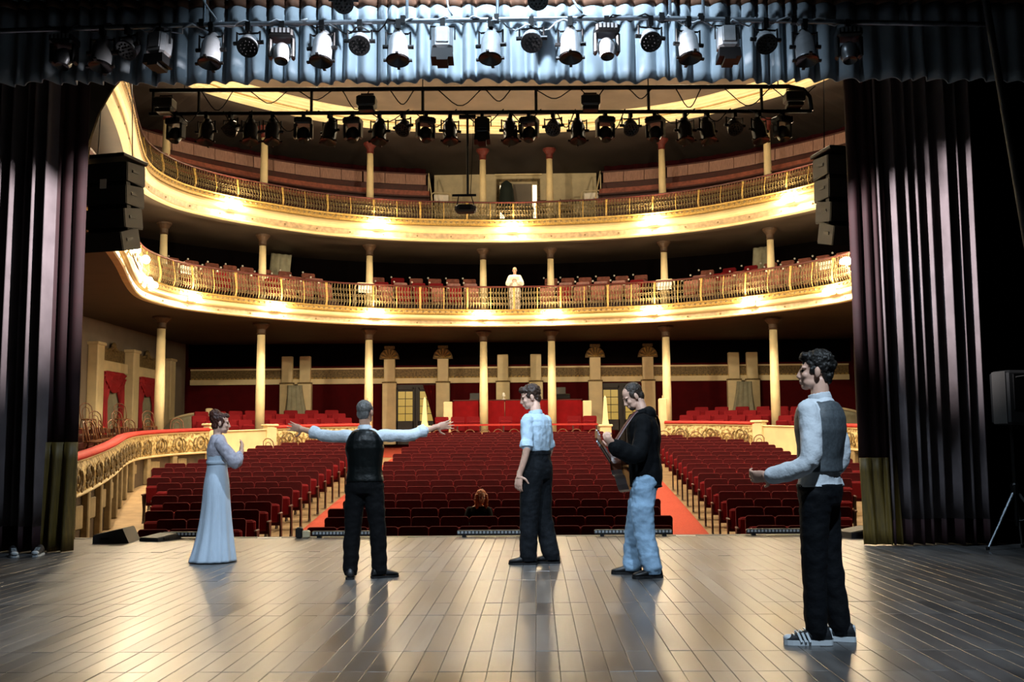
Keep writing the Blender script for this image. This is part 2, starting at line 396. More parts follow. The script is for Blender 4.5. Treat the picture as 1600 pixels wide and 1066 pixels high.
# ------------------------------------------------------------------ balconies
def balcony(nm, zb, zr, lvl):
    h=zr-zb
    root=thing('balcony','%s balcony with cream and gilt front curving round the house'%lvl,'balcony',kind='structure')
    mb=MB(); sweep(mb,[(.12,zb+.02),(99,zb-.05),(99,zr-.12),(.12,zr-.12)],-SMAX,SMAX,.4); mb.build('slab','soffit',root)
    mb=MB(); sweep(mb,[(.13,zb),(-.02,zb),(-.05,zb+.03),(-.03,zb+.07),(.13,zb+.07)],-SMAX,SMAX,.3); mb.build('bottom_lip','fascia',root)
    mb=MB(); sweep(mb,[(.13,zb+.07),(.0,zb+.07),(-.01,zb+h*.36),(.13,zb+h*.36)],-SMAX,SMAX,.3); mb.build('panel_band','cream_panel',root)
    pr=[(.13,zb+h*.36),(-.04,zb+h*.36)]
    for k in range(6): a=-PI/2+PI*k/5*.9; pr.append((-.06-.10*math.cos(a),zb+h*.54+h*.16*math.sin(a)))
    pr+=[(-.03,zb+h*.73),(.13,zb+h*.73)]
    mb=MB(); sweep(mb,pr,-SMAX,SMAX,.3); mb.build('cream_band','fascia',root)
    mb=MB(); sweep(mb,[(.13,zb+h*.73),(-.10,zb+h*.73),(-.14,zb+h*.80),(-.12,zb+h*.96),(-.16,zb+h),(.13,zb+h)],-SMAX,SMAX,.3); mb.build('gilt_cornice','gilt',root)
    # leaf beads along the gilt cornice and small studs on the panel band: real relief, joined
    mb=MB(); s=-24
    while s<24:
        p,nn,tg=plan(s); a=math.atan2(tg.y,tg.x); q=p-nn*.13
        mb.ell((q.x,q.y,zb+h*.885),(.05,.035,.035),Matrix.Rotation(a,3,'Z'),6,4); s+=.19
    mb.build('leaf_beads','gilt_dark',root,kind='stuff')
    s=-24
    st=MB().lathe([(.0,-.0),(.03,.0),(.025,.02),(.0,.025)],8,R=Matrix.Rotation(PI/2,3,'X')).mesh('boss','gilt_dark')
    while s<24:
        p,nn,tg=plan(s); q=p-nn*.012
        obj('boss',st,root,(q.x,q.y,zb+h*.22),(0,0,math.atan2(tg.y,tg.x))); s+=1.15
    return root
L1B,L1R,L1T=5.17,5.72,6.56
L2B,L2R,L2T=8.11,8.83,9.50
balcony('lower',L1B,L1R,'lower'); balcony('upper',L2B,L2R,'upper')

# ornamental iron railings
def bow(t): return -.07*math.sin(PI*t)**1.0*(1-t)*1.8   # belly of the baluster towards the house
def railing(z0,z1,lvl):
    root=thing('balcony_railing','gilt iron railing with dark red handrail along the %s balcony front'%lvl,'railing')
    mb=MB(); sweep(mb,[(-.05,z1-.05),(-.06,z1-.02),(-.03,z1),(.03,z1),(.06,z1-.02),(.05,z1-.05)],-SMAX,SMAX,.3); mb.build('handrail',M['dark_wood'],root)
    mb=MB(); sweep(mb,[(-.06,z0),(.06,z0),(.06,z0+.04),(-.06,z0+.04)],-SMAX,SMAX,.3); mb.build('base_rail','gilt',root)
    H=z1-.05-z0
    # posts
    def post_mesh(w,m):
        b=MB(); 
        pts=[(0,bow(t),H*t) for t in [k/8 for k in range(9)]]
        b.tube(pts,[w*(1.5 if k in (0,8) else 1) for k in range(9)],6); return b.mesh('post',m,True)
    big=post_mesh(.036,'gilt'); small=post_mesh(.018,'gilt')
    s=-22.4; k=0
    while s<=22.4:
        p,nn,tg=plan(s); obj('post',big if k%2==0 else small,root,(p.x,p.y,z0),(0,0,math.atan2(tg.y,tg.x))); s+=.8; k+=1
    mb=MB(); s=-23.0; i=0
    while s<23.0:
        p,nn,tg=plan(s); a=math.atan2(tg.y,tg.x); R=Matrix.Rotation(a,3,'Z'); P=Vector((p.x,p.y,z0))
        rod=[P+R@Vector((.012*math.sin(2*PI*t),bow(t),H*t)) for t in (0,.2,.4,.6,.8,1)]
        mb.tube(rod,.0125,4,False)
        for t,rr in ((.28,.032),(.52,.034),(.76,.028)):
            c=P+R@Vector((.05,bow(t),H*t)); ring=[c+R@Vector((rr*math.cos(2*PI*j/6),0,rr*1.3*math.sin(2*PI*j/6))) for j in range(7)]
            mb.tube(ring,.0115,3,False)
        s+=.10; i+=1
    mb.build('ironwork','ironwork',root,kind='stuff')
    return root
railing(L1R,L1T,'lower'); railing(L2R,L2T,'upper')

# columns
COLS=[(-10.77,31.0),(-8.22,33.0),(-5.02,35.0),(-1.12,36.0),(1.28,36.0),(5.18,35.0),(8.38,33.0),(10.93,31.0)]
def column(x,y,z0,z1,r,lab,cap='cream_dull'):
    t=thing('column',lab,'column',(x,y,z0),group='slender cream columns')
    h=z1-z0
    MB().lathe([(r*1.5,0),(r*1.5,.12),(r*1.3,.16),(r*1.35,.22),(r*1.05,.27)],16).build('base','cream',t)
    MB().lathe([(r,.27),(r*1.03,h*.4),(r*.86,h-.38)],18).build('shaft','cream',t,smooth=True)
    MB().lathe([(r*.86,h-.38),(r*1.15,h-.36),(r*.95,h-.33),(r*1.0,h-.2),(r*1.7,h-.08),(r*1.9,h-.06),(r*1.9,h)],16).build('capital',cap,t)
M['cap_red']=mat('dark red capital','5a1c12',.6,var=.2)
M['cap_dark']=mat('dark gilt capital','4a3420',.6,var=.3)
pos=['leftmost','second from left','third from left','fourth from left','fifth from left','sixth from left','seventh from left','rightmost']
for i,(x,y) in enumerate(COLS):
    column(x,y,1.30,L1B-.0,.145,'cream column under the lower balcony, %s'%pos[i],'cap_dark')
    column(x,y,L1R-.12,L2B,.125,'cream column between the two balconies, %s'%pos[i],'cap_dark')
    column(x,y,L2R-.12,11.75,.125,'cream column above the upper balcony, %s'%pos[i],'cap_red')

# balcony lamps
def lamp(x,y,z,rz,lab,sc=1.):
    t=thing('balcony_lamp',lab,'lamp',(x,y,z),rz,'lamps along the balcony fronts')
    MB().bbox((0,-.02,0),(.34*sc,.04,.15*sc),.015).build('wall_plate','gilt',t)
    b=MB(); b.tube([(0,-.03,-.02),(0,-.09,-.05),(0,-.13,-.02)],.014,6); b.build('bracket','gilt',t)
    g=MB()
    g.ell((0,-.15,.035),(.23*sc,.085*sc,.085*sc),None,14,8); g.build('glass_shade','glass_glow',t,smooth=True)
    MB().lathe([(.05,-.05),(.06,-.03),(.03,-.02)],10,(0,-.15,.0)).build('cup','gilt',t)
lp1=[-14.82,-14.0,-11.35,-8.25,-4.75,-1.1,1.3,4.72,8.25,11.3,-19.2,-22.2,15.5,19.2,22.2]
nmz=['by the left loudspeakers','second on the left curve','third from left','fourth from left','fifth from left','left of centre','right of centre','third from right','second from right','rightmost by the red curtain','left end nearer the stage','left end nearest the stage','right curve behind the curtain','right end nearer the stage','right end nearest the stage']
for i,s in enumerate(lp1):
    p,nn,tg=plan(s); q=p-nn*.18; lamp(q.x,q.y,L1B+.30,math.atan2(tg.y,tg.x),'glowing lamp on the lower balcony front, '+nmz[i])
lp2=[-9.85,-4.65,-.05,4.82,9.78]
nmz=['leftmost in view','left of centre','in the centre','right of centre','rightmost in view','at the stage end, left','at the stage end, right']
for i,s in enumerate(lp2):
    p,nn,tg=plan(s); q=p-nn*.18; lamp(q.x,q.y,L2B+.36,math.atan2(tg.y,tg.x),'glowing lamp on the upper balcony front, '+nmz[i])
# two larger bracket lamps on the railing near the stage
for s,zl,lab in ((-15.3,L1R+.22,'large glowing bracket lamp at the left end of the lower railing'),(12.15,L1R+.5,'large glowing bracket lamp on the lower railing by the right curtain')):
    p,nn,tg=plan(s); q=p-nn*.13; lamp(q.x,q.y,zl,math.atan2(tg.y,tg.x),lab,1.15)
# ------------------------------------------------------------------ box parapet round the stalls
def railZ(y): 
    T=[(14,.72),(17.6,.97),(20.4,1.15),(23.6,1.36),(26.7,1.48),(31,1.67),(33,1.78),(36,1.9)]
    for (a,b),(c,d) in zip(T[:-1],T[1:]):
        if y<=c: return b+(d-b)*max(0,(y-a))/(c-a)
    return 1.9
M['orn_field']=mat('parapet relief ground','d9c48c',.5,col2='8a6c34',vscale=11,ramp=(.42,.56),bump=.6,bscale=16)
M['rail_red']=mat('red padded rail','b3271f',.7,sheen=.4,var=.15,vscale=8)
M['pier']=mat('dull pier paint','8f7e5c',.7,var=.2,vscale=6)
M['recess']=mat('dark recess boards','4a3b2b',.7,var=.3,vscale=5)
def ornament_mesh():
    b=MB()
    ring=[(.15*math.cos(2*PI*k/12),-.012,.19*math.sin(2*PI*k/12)) for k in range(13)]; b.tube(ring,.02,5,False)
    b.ell((0,-.012,0),(.06,.025,.08),None,8,5)
    for sx in (-1,1):
        sp=[(sx*(.17+.16*t+.05*math.sin(6*t)),-.012,.14*math.cos(5*t)*(1-.4*t)) for t in [k/8 for k in range(9)]]
        b.tube(sp,[.024*(1-.05*k) for k in range(9)],5)
        sp=[(sx*(.16+.14*t),-.012,-.1-.12*math.sin(3*t)) for t in [k/6 for k in range(7)]]; b.tube(sp,.016,5)
    return b.mesh('relief_scroll','gilt_dark',True)
ORN=ornament_mesh()
def parapet(s0,s1,lab,ornate,pad=True):
    t=thing('box_parapet',lab,'parapet',kind='structure')
    H=.65
    mb=MB()
    if ornate:
        pr=[(.0,-H+.04)]+[(-.09*math.sin(PI*(.1+.8*k/5)),-H+.05+(H-.09)*k/5) for k in range(6)]+[(.0,-.04),(.14,-.04),(.14,-H+.04)]
    else: pr=[(-.02,-1.5),(-.02,-.04),(.14,-.04),(.14,-1.5)]
    sweep(mb,pr,s0,s1,.3,railZ); mb.build('panel','orn_field' if ornate else 'cream',t)
    mb=MB(); sweep(mb,[(-.06,-.045),(-.08,-.02),(-.06,.0),(.18,.0),(.18,-.045)],s0,s1,.3,railZ); mb.build('cap_moulding','cream',t)
    if ornate:
        mb=MB(); sweep(mb,[(-.05,-H),(-.07,-H+.03),(-.04,-H+.06),(.14,-H+.06),(.14,-H)],s0,s1,.3,railZ); mb.build('base_moulding','cream',t)
        mb=MB(); sweep(mb,[(.10,-H),(.10,-2.2),(.16,-2.2),(.16,-H)],s0,s1,.3,railZ); mb.build('lower_wall','recess',t)
        n=max(1,int(abs(s1-s0)/.82))
        for k in range(n):
            s=s0+(s1-s0)*(k+.5)/n; p,nn,tg=plan(s); q=p-nn*.085
            obj('relief_scroll',ORN,t,(q.x,q.y,railZ(p.y)-.33),(0,0,math.atan2(tg.y,tg.x)))
    if pad:
        mb=MB(); sweep(mb,[(-.09,.0),(-.12,.05),(-.06,.10),(.10,.10),(.16,.05),(.13,.0)],s0,s1,.3,railZ); mb.build('padded_rail','rail_red',t,smooth=True)
    return t
for sg,nm in ((-1,'left'),(1,'right')):
    parapet(sg*25.9,sg*10.35,'ornate gilt box parapet with red padded rail sweeping along the %s side'%nm,True)
    parapet(sg*10.3,sg*8.35,'plain cream parapet wall at the %s rear corner of the stalls'%nm,False,False)
    parapet(sg*8.2,sg*5.05,'ornate cream parapet with red rail behind the cafe chairs on the %s'%nm,True)
    for s_,h,lab in ((sg*10.3,.16,'square cream post ending the ornate side parapet on the %s'%nm),(sg*8.28,.08,'square cream post between plain and ornate rear parapets on the %s'%nm)):
        p,nn,tg=plan(s_); t=thing('parapet_post',lab,'post',(p.x+nn.x*.06,p.y+nn.y*.06,floorZ(p.y)),math.atan2(tg.y,tg.x))
        hh=railZ(p.y)-floorZ(p.y)+h
        MB().bbox((0,0,hh/2),(.34,.34,hh),.03).build('shaft','cream',t); MB().bbox((0,0,hh+.03),(.42,.42,.07),.02).build('cap','cream',t)
    # wall posts under the side boxes
    k=0
    for s_ in [sg*(11.7+1.35*j) for j in range(10)]:
        p,nn,tg=plan(s_); q=p-nn*-.04; zt=railZ(p.y)-.66; zb=floorZ(p.y)
        if zt-zb<.3: zb=zt-.5
        t=thing('box_pier','narrow pier under the %s box parapet, %s from the rear'%(nm,ORD[k]),'pier',(q.x,q.y,zb),math.atan2(tg.y,tg.x),'piers under the box parapets'); k+=1
        MB().bbox((0,0,(zt-zb)/2),(.2,.14,zt-zb),.02).build('shaft','pier',t)
        MB().bbox((.62,.03,(zt-zb)*.72),(.78,.05,(zt-zb)*.34),.02).build('panel','pier',t)

# ------------------------------------------------------------------ side tiers and rear tier floor behind the parapet
t=thing('floor_tier','stepped dark red timber floor behind the parapet','floor',kind='structure')
for k,(o0,o1,dz) in enumerate(((.18,1.15,-.52),(1.15,2.0,-.28),(2.0,99,-.04))):
    mb=MB(); sweep(mb,[(o0,-2.4),(o0,dz),(o1,dz),(o1,-2.4)],-SMAX,-10.2,.4,railZ); sweep(mb,[(o0,-2.4),(o0,dz),(o1,dz),(o1,-2.4)],10.2,SMAX,.4,railZ); mb.build('step','dark_wood',t)
for k,(o0,o1,dz) in enumerate(((.2,1.2,-.62),(1.2,2.2,-.45),(2.2,3.2,-.3),(3.2,99,-.15))):
    mb=MB(); sweep(mb,[(o0,-2.0),(o0,dz),(o1,dz),(o1,-2.0)],-10.2,-5.0,.4,railZ); sweep(mb,[(o0,-2.0),(o0,dz),(o1,dz),(o1,-2.0)],5.0,10.2,.4,railZ); sweep(mb,[(o0+.6,-2.0),(o0+.6,dz),(o1+.6,dz),(o1+.6,-2.0)],-2.9,2.9,.4,railZ); mb.build('step','red_wall',t)
mb=MB()
for sg in (-1,1):
    sweep(mb,[(.0,-2.0),(.0,-1.1),(5,-.75),(5,-2.0)],sg*2.92,sg*4.98,.4,railZ)
mb.build('aisle_ramp','carpet',t)

# ------------------------------------------------------------------ seats
def seat_parts():
    b=MB(); ol=[(-.236,.36),(-.236,.90),(-.226,.925),(-.20,.94),(.20,.94),(.226,.925),(.236,.90),(.236,.36)]
    T=Matrix.Translation((0,.10,.0))@Matrix.Rotation(-.10,4,'X')
    b.prism(ol,0.,.075,T); back=b.mesh('back','velvet')
    b=MB(); b.bbox((0,.02,.60),(.42,.10,.36),.03,(.18,0,0)); cush=b.mesh('seat_cushion','velvet_seat')
    b=MB(); b.bbox((0,-.06,.60),(.05,.30,.035),.012); arm=b.mesh('armrest','seat_wood')
    b=MB(); b.prism([(-.13,0),(.15,0),(.12,.06),(.09,.3),(.12,.61),(-.16,.61),(-.14,.5),(-.05,.3),(-.08,.06)],-.015,.015,Matrix.Rotation(PI/2,4,'Z')); leg=b.mesh('leg','seat_iron')
    return back,cush,arm,leg
SB,SC,SA,SL=seat_parts()
M['seat_piping']=mat('worn red piping','611217',.75,spec=.25)  # lighter strip paints the light caught along the seat-back tops
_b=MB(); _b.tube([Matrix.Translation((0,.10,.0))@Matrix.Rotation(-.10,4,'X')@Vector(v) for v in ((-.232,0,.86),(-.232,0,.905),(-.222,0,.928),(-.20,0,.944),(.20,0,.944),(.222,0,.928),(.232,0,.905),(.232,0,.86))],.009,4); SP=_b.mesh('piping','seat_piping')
SCF=MB().bbox((0,-.12,.42),(.42,.40,.09),.03).mesh('seat_cushion','velvet_seat')
SEATW=.487
rows=[]
for i in range(21):
    for blk,(x0,n) in {'centre':(-2.92,12),'left':(None,0),'right':(None,0)}.items():
        if blk=='centre': xs=[x0+SEATW*(k+.5) for k in range(n)]
        else:
            y=rowY(i)
            lim={0:5.65,1:5.9,2:6.15,3:6.45,4:6.75,5:7.05,6:7.4,7:7.7,8:8.0,9:8.05,10:8.05,11:7.8,12:7.5,13:7.5,14:7.4,15:7.2,16:6.6,17:6.1,18:5.2}.get(i,0)
            n=int((lim-4.15)/SEATW)
            xs=[4.15+SEATW*(k+.5) for k in range(n)]
            if blk=='left': xs=[-x for x in xs]
        for k,x in enumerate(xs): rows.append((i,blk,k,len(xs),x))
rows.sort(key=lambda r:(r[0],abs(r[4])))
seat_far=MB(); far_f={'v':[],'c':[]}
def seat_pose(i,x):
    y=rowY(i)-x*x/90; return (x,y,floorZ(rowY(i))), x/45.0
SEATMB={}
WOMAN_SEAT=(2,'centre',5)
indiv=0
far_back=MB(); far_c=MB(); far_a=MB(); far_p=MB()
def put(mb, src, T):
    mb.add([T@v.co for v in src.vertices],[tuple(p.vertices) for p in src.polygons])
for (i,blk,k,n,x) in rows:
    x+=(.055 if i%2 else -.055)*(1 if blk=='centre' else 0); loc,rz=seat_pose(i,x); rz=-x/45
    edge_in=(k==0)
    T=Matrix.Translation(loc)@Matrix.Rotation(rz,4,'Z')
    if indiv<300:
        if blk=='centre': where='%s from its left end'%ORD[k]
        else: where='%s from the aisle'%ORD[k]
        t=thing('theatre_seat','red velvet tip-up seat, %s block, %s row from stage, %s'%(blk,ORD[i],where),'seat',loc,rz,'seats of the stalls')
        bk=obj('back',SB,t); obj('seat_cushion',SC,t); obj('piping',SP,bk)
        if (i,blk,k)==WOMAN_SEAT: [c_ for c_ in t.children if c_.name.startswith('seat_cushion')][0].data=SCF
        obj('armrest',SA,t,(-SEATW/2,0,0)); obj('leg',SL,t,(-SEATW/2,0,0))
        last=(k==n-1) if blk!='left' else (k==0)
        if last: obj('armrest',SA,t,(SEATW/2,0,0)); obj('leg',SL,t,(SEATW/2,0,0))
        indiv+=1
    else:
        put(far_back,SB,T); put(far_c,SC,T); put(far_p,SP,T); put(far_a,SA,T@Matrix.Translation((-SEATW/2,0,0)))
ft=thing('far_theatre_seats','rows of red velvet seats at the back of the stalls','seats',kind='stuff')
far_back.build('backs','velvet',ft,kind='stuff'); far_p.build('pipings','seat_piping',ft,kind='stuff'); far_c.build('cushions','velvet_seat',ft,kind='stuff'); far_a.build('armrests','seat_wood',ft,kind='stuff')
M['velvet_tier']=mat('tier seat velvet','6a0a12',.8,sheen=.4,spec=.15)
# rear tier seats on the raised floor behind the rear parapet
rb=MB(); rc=MB()
for o,dz,sr in ((1.0,-.62,(5.4,9.9)),(1.8,-.45,(5.4,9.9)),(2.8,-.3,(5.4,9.5)),(1.2,-.62,(.3,2.6))):
    for sg in (-1,1):
        s=sr[0]
        while s<sr[1]:
            p,nn,tg=plan(sg*s); q=p+nn*o
            if abs(q.x)<11.8 and q.y<38.6 and min(math.hypot(q.x-cx,q.y-cy) for cx,cy in COLS)>.42:
                T=Matrix.Translation((q.x,q.y,railZ(p.y)+dz))@Matrix.Rotation(math.atan2(tg.y,tg.x),4,'Z'); put(rb,SB,T); put(rc,SC,T)
            s+=.52
ft=thing('rear_tier_seats','red seats on the raised tier behind the rear parapet','seats',kind='stuff')
rb.build('backs','velvet_tier',ft,kind='stuff'); rc.build('cushions','velvet_tier',ft,kind='stuff')

# bentwood chairs
def bentwood():
    t=thing('bentwood_chair','x','chair',(0,0,0),0,'bentwood chairs before the rear parapets')
    MB().lathe([(.19,.43),(.205,.44),(.205,.465),(.18,.475)],14).build('seat','brown_wood',t)
    b=MB(); b.tube([(-.17,.10,.45),(-.19,.15,.65),(-.17,.19,.83),(-.09,.21,.91),(0,.215,.93),(.09,.21,.91),(.17,.19,.83),(.19,.15,.65),(.17,.10,.45)],.016,6); b.build('back_hoop','brown_wood',t,smooth=True)
    b=MB(); b.tube([(-.09,.14,.46),(-.11,.17,.65),(-.08,.19,.78),(0,.20,.82),(.08,.19,.78),(.11,.17,.65),(.09,.14,.46)],.012,6); b.build('inner_hoop','brown_wood',t,smooth=True)
    for sx,sy in ((-1,-1),(1,-1),(-1,1),(1,1)):
        b=MB(); b.tube([(sx*.15,sy*.13,.44),(sx*.18,sy*.17,0)],[.016,.013],6); b.build('leg','brown_wood',t)
    b=MB(); b.tube([(.15*math.cos(a),.14*math.sin(a),.22) for a in [2*PI*k/10 for k in range(11)]],.009,5,False); b.build('ring_stretcher','brown_wood',t)
    return t
ch=bentwood(); first=True
def chair(s,off,rz,z,lab):
    global first
    p,nn,tg=plan(s); q=p+nn*off; a=math.atan2(tg.y,tg.x)+rz
    zz = z if z is not None else floorZ(q.y)
    if first: ch.location=(q.x,q.y,zz); ch.rotation_euler=(0,0,a); ch['label']=lab; first=False
    else: dup(ch,(q.x,q.y,zz),a,lab)
rc_=random.Random(5)
for k in range(7): chair(-8.55+.52*k,-.55,rc_.uniform(-.3,.3),None,'brown bentwood chair before the left rear parapet, %s from the left'%ORD[k])
for k in range(8): chair(4.6+.56*k,-.55,rc_.uniform(-.3,.3),None,'brown bentwood chair before the right rear parapet, %s from the left'%ORD[k])
for k in range(11): chair(-2.6+.52*k,-.2,rc_.uniform(-.3,.3),None,'brown bentwood chair before the red control booth, %s from the left'%ORD[k])
# chairs in the side boxes
for r_,(o,dz) in enumerate(((.66,-.52),(1.55,-.28),(2.4,-.04))):
    for k in range(8):
        s=-11.0-.85*k-.2*r_; p,nn,tg=plan(s)
        chair(s,o,rc_.uniform(-.25,.25)-.3,railZ(p.y)+dz,'brown chair in the left side box, %s row, %s from the rear'%(ORD[r_],ORD[k]))
b=MB()
# long dark seat-back rails in the side boxes
for r_,(o,dz) in enumerate(((.95,-.1),(1.8,.14))):
    t=thing('box_bench_rail','long dark red timber rail dividing the left side box, %s row'%ORD[r_],'rail')
    mb=MB(); sweep(mb,[(o,dz-.12),(o,dz),(o+.04,dz),(o+.04,dz-.12)],-24,-10.8,.3,railZ); mb.build('rail','dark_wood',t)
    for k in range(9):
        s=-11-1.5*k; p,nn,tg=plan(s); q=p+nn*(o+.02); zz=railZ(p.y)
        MB().box((q.x,q.y,zz+(dz-.12+[-.52,-.28][r_])/2),(.05,.05,dz-.12-[-.52,-.28][r_])).build('support','dark_wood',t)

# ------------------------------------------------------------------ rear wall dressing at stalls level
RY=REAR_Y
WR=thing('trim_4','gilt frieze with cream band along the rear wall of the stalls','frieze',kind='structure')
def fr(x0,x1,parent=WR):
    w=x1-x0; c=(x0+x1)/2
    MB().box((c,RY-.05,4.14),(w,.10,.06)).build('top_moulding','cream',parent)
    MB().box((c,RY-.03,3.93),(w,.06,.36)).build('frieze_panel','gilt_dark',parent)
    MB().box((c,RY-.06,3.65),(w,.12,.20)).build('cream_band','cream',parent)
    b=MB(); n=int(w/.16)
    for k in range(n): b.ell((x0+w*(k+.5)/n,RY-.07,3.77),(.07,.03,.045),None,6,4)
    b.build('leaf_edge','gilt',parent,kind='stuff')
fr(-12.7,12.7)
MB().box((0,RY-.02,4.75),(25.6,.02,1.0)).build('trim_5','black_wall',label='black upper strip of the rear wall',kind='structure')  # black strip painted in for the shade under the lower balcony
def pilaster(x,fan,lab,w=.42):
    t=thing('pilaster',lab,'pilaster',(x,RY-.15,1.2),group='cream pilasters of the rear wall')
    MB().bbox((0,0,1.18),(w*1.25,.26,2.36),.02).build('lower_shaft','cream',t)
    MB().bbox((0,0,2.385),(w*1.35,.27,.05),.015).build('string_band','gilt_dark',t)
    MB().bbox((0,.01,2.92),(w,.22,1.02),.02).build('upper_shaft','cream',t)
    if fan:
        b=MB(); ol=[(-w*.9*math.cos(a)*(1+.0),3.28+.42*math.sin(a)) for a in [PI*k/10 for k in range(11)]]
        b.prism(ol,-.12,.08); b.box((0,-.02,3.74),(w*.9,.2,.10)); b.build('fan_capital','gilt_dark',t)
        for k in range(7):
            a=PI*(k+.5)/7; b=MB(); b.tube([(0,-.13,3.3),(-w*.78*math.cos(a),-.13,3.3+.36*math.sin(a))],[.012,.035],5); b.build('rib','gilt',t)
for x,fan,lab in ((-8.9,False,'plain cream pilaster near the left rear corner'),(-8.2,False,'cream pilaster beside the left pale drape'),(-4.93,True,'fan-topped cream pilaster left of the left doorway'),(-2.86,True,'fan-topped cream pilaster right of the left doorway'),(-.55,False,'slim cream pilaster behind the booth, left'),(.72,False,'slim cream pilaster behind the booth, right'),(3.0,True,'fan-topped cream pilaster left of the right doorway'),(5.02,True,'fan-topped cream pilaster right of the right doorway'),(8.3,False,'cream pilaster beside the right pale drape'),(9.0,False,'plain cream pilaster near the right rear corner')):
    pilaster(x,fan,lab)
M['pane']=mat('amber lit glass','8a7436',.25,emis='c9a84a',estr=.22)
M['door_wood']=mat('near black door wood','1a0b08',.5)
for xc,nm in ((-3.9,'left'),(4.0,'right')):
    d=thing('door_1' if nm=='left' else 'door_2','dark glazed double door with amber panes in the %s rear doorway'%nm,'door',(xc,RY-.10,1.2),kind='structure')
    MB().box((0,.06,1.15),(1.66,.06,2.3)).build('backing','door_wood',d)
    for sx in (-1,1):
        lf=MB(); lf.box((sx*.42-.33*1,-.02,1.1),(.08,.07,2.2)); lf.box((sx*.42+.33,-.02,1.1),(.08,.07,2.2)); lf.box((sx*.42,-.02,2.16),(.66,.07,.1)); lf.box((sx*.42,-.02,.45),(.66,.07,.9)); lf=lf.build('door_leaf','door_wood',d)
        for r_ in range(4):
            for c_ in range(2):
                MB().box((sx*.42-.145+.29*c_,.0,1.03+.29*r_),(.265,.02,.265)).build('pane','pane',lf)
    for sx in (-1,1):
        if (nm=='left' and sx==1) or nm=='right' and sx==-1 or True:
            b=MB(); n=9
            vs=[];fs=[]
            for j in range(9):
                tz=j/8; z=2.28-1.7*tz; wd=.46*(1-tz)**1.2+.10
                for i_ in range(n):
                    u=i_/(n-1); vs.append((sx*(.83-wd*u),-.12-.03*math.sin(u*14),z))
            for j in range(8):
                for i_ in range(n-1): fs.append((j*n+i_,j*n+i_+1,(j+1)*n+i_+1,(j+1)*n+i_))
            if nm=='left' and sx==1 or nm=='right' and sx==1: b.add(vs,fs); b.build('tied_drape','red_wall',d)
# pale drapes beside the outer pilasters
M['sheer']=mat('pale grey green drape','a39f86',.8,var=.15,vscale=5)
for xc,nm,dx in ((-8.55,'left',-1),(8.65,'right',1)):
    vs=[];fs=[]; n=12; b=MB()
    for j in range(10):
        tz=j/9; z=3.5-2.2*tz; wd=.34+.5*tz**1.5
        for i_ in range(n):
            u=i_/(n-1); vs.append((xc-dx*0+(u-.5)*wd*1.6+dx*-.1*tz,RY-.34-.04*math.sin(u*22),z))
    for j in range(9):
        for i_ in range(n-1): fs.append((j*n+i_,j*n+i_+1,(j+1)*n+i_+1,(j+1)*n+i_))
    b.add(vs,fs); o=b.build('flared_drape','sheer',None,True,label='pale grey flared drape hanging against the %s rear wall'%nm,cat='drape',group='pale flared drapes')
    sm=o.modifiers.new('thick','SOLIDIFY'); sm.thickness=.02

# control booth
bt=thing('control_booth','dark red panelled control booth in the centre behind the stalls','booth',(0.05,36.75,1.3))
M['booth']=mat('booth red','78090f',.75,spec=.1,var=.15,vscale=4)
for k in range(5): MB().bbox((-1.84+.92*k,0,.78),(.90,.06,1.32),.02).build('front_panel','booth',bt)
MB().bbox((0,.5,1.46),(4.66,1.0,.05),.015).build('desk_top','dark_wood',bt)
for sx in (-1,1):
    MB().bbox((sx*2.5,.02,.72),(.32,.08,1.40),.02).build('cream_wing','cream',bt); MB().box((sx*2.3,.5,.7),(.06,.98,1.4)).build('side_panel','booth',bt)
mx=thing('mixing_desk','small dark mixing desk on the right of the control booth','mixer',(1.55,37.15,2.83))
MB().bbox((0,0,.07),(.8,.5,.14),.02,(.15,0,0)).build('console','black_plastic',mx); MB().bbox((.0,.2,.26),(.5,.04,.3),.01).build('meter_bridge','cabinet_side',mx)
MB().bbox((-.15,-.28,.03),(.06,.02,.05),.01).build('knob','white_sign',mx)
mx=thing('desk_lamp','small white lamp standing on the left of the control booth','lamp',(-.45,36.95,2.79))
MB().lathe([(.07,0),(.07,.02),(.015,.03),(.015,.12)],10).build('base','white_sign',mx); MB().lathe([(.06,.12),(.045,.22),(.02,.25)],10).build('shade','white_sign',mx)
mx=thing('laptop','thin open laptop on the left of the control booth','laptop',(-1.5,37.0,2.79))
MB().box((0,0,.01),(.36,.26,.02)).build('keyboard_base','cabinet_side',mx); MB().box((0,.16,.13),(.36,.02,.24),(-.25,0,0)).build('screen','black_plastic',mx)
# red wooden rail in front of the booth
t=thing('booth_rail','low dark red rail in front of the control booth','rail')
mb=MB(); sweep(mb,[(.28,1.84-1.87),(.28,1.9-1.87),(.36,1.9-1.87),(.36,1.84-1.87)],-2.75,2.75,.3,railZ); mb.build('top_rail','rail_red',t)
for k in range(8):
    s=-2.7+5.4*k/7; p,nn,tg=plan(s); q=p+nn*.32; MB().box((q.x,q.y,1.45),(.05,.05,.8)).build('baluster_post','dark_wood',t)
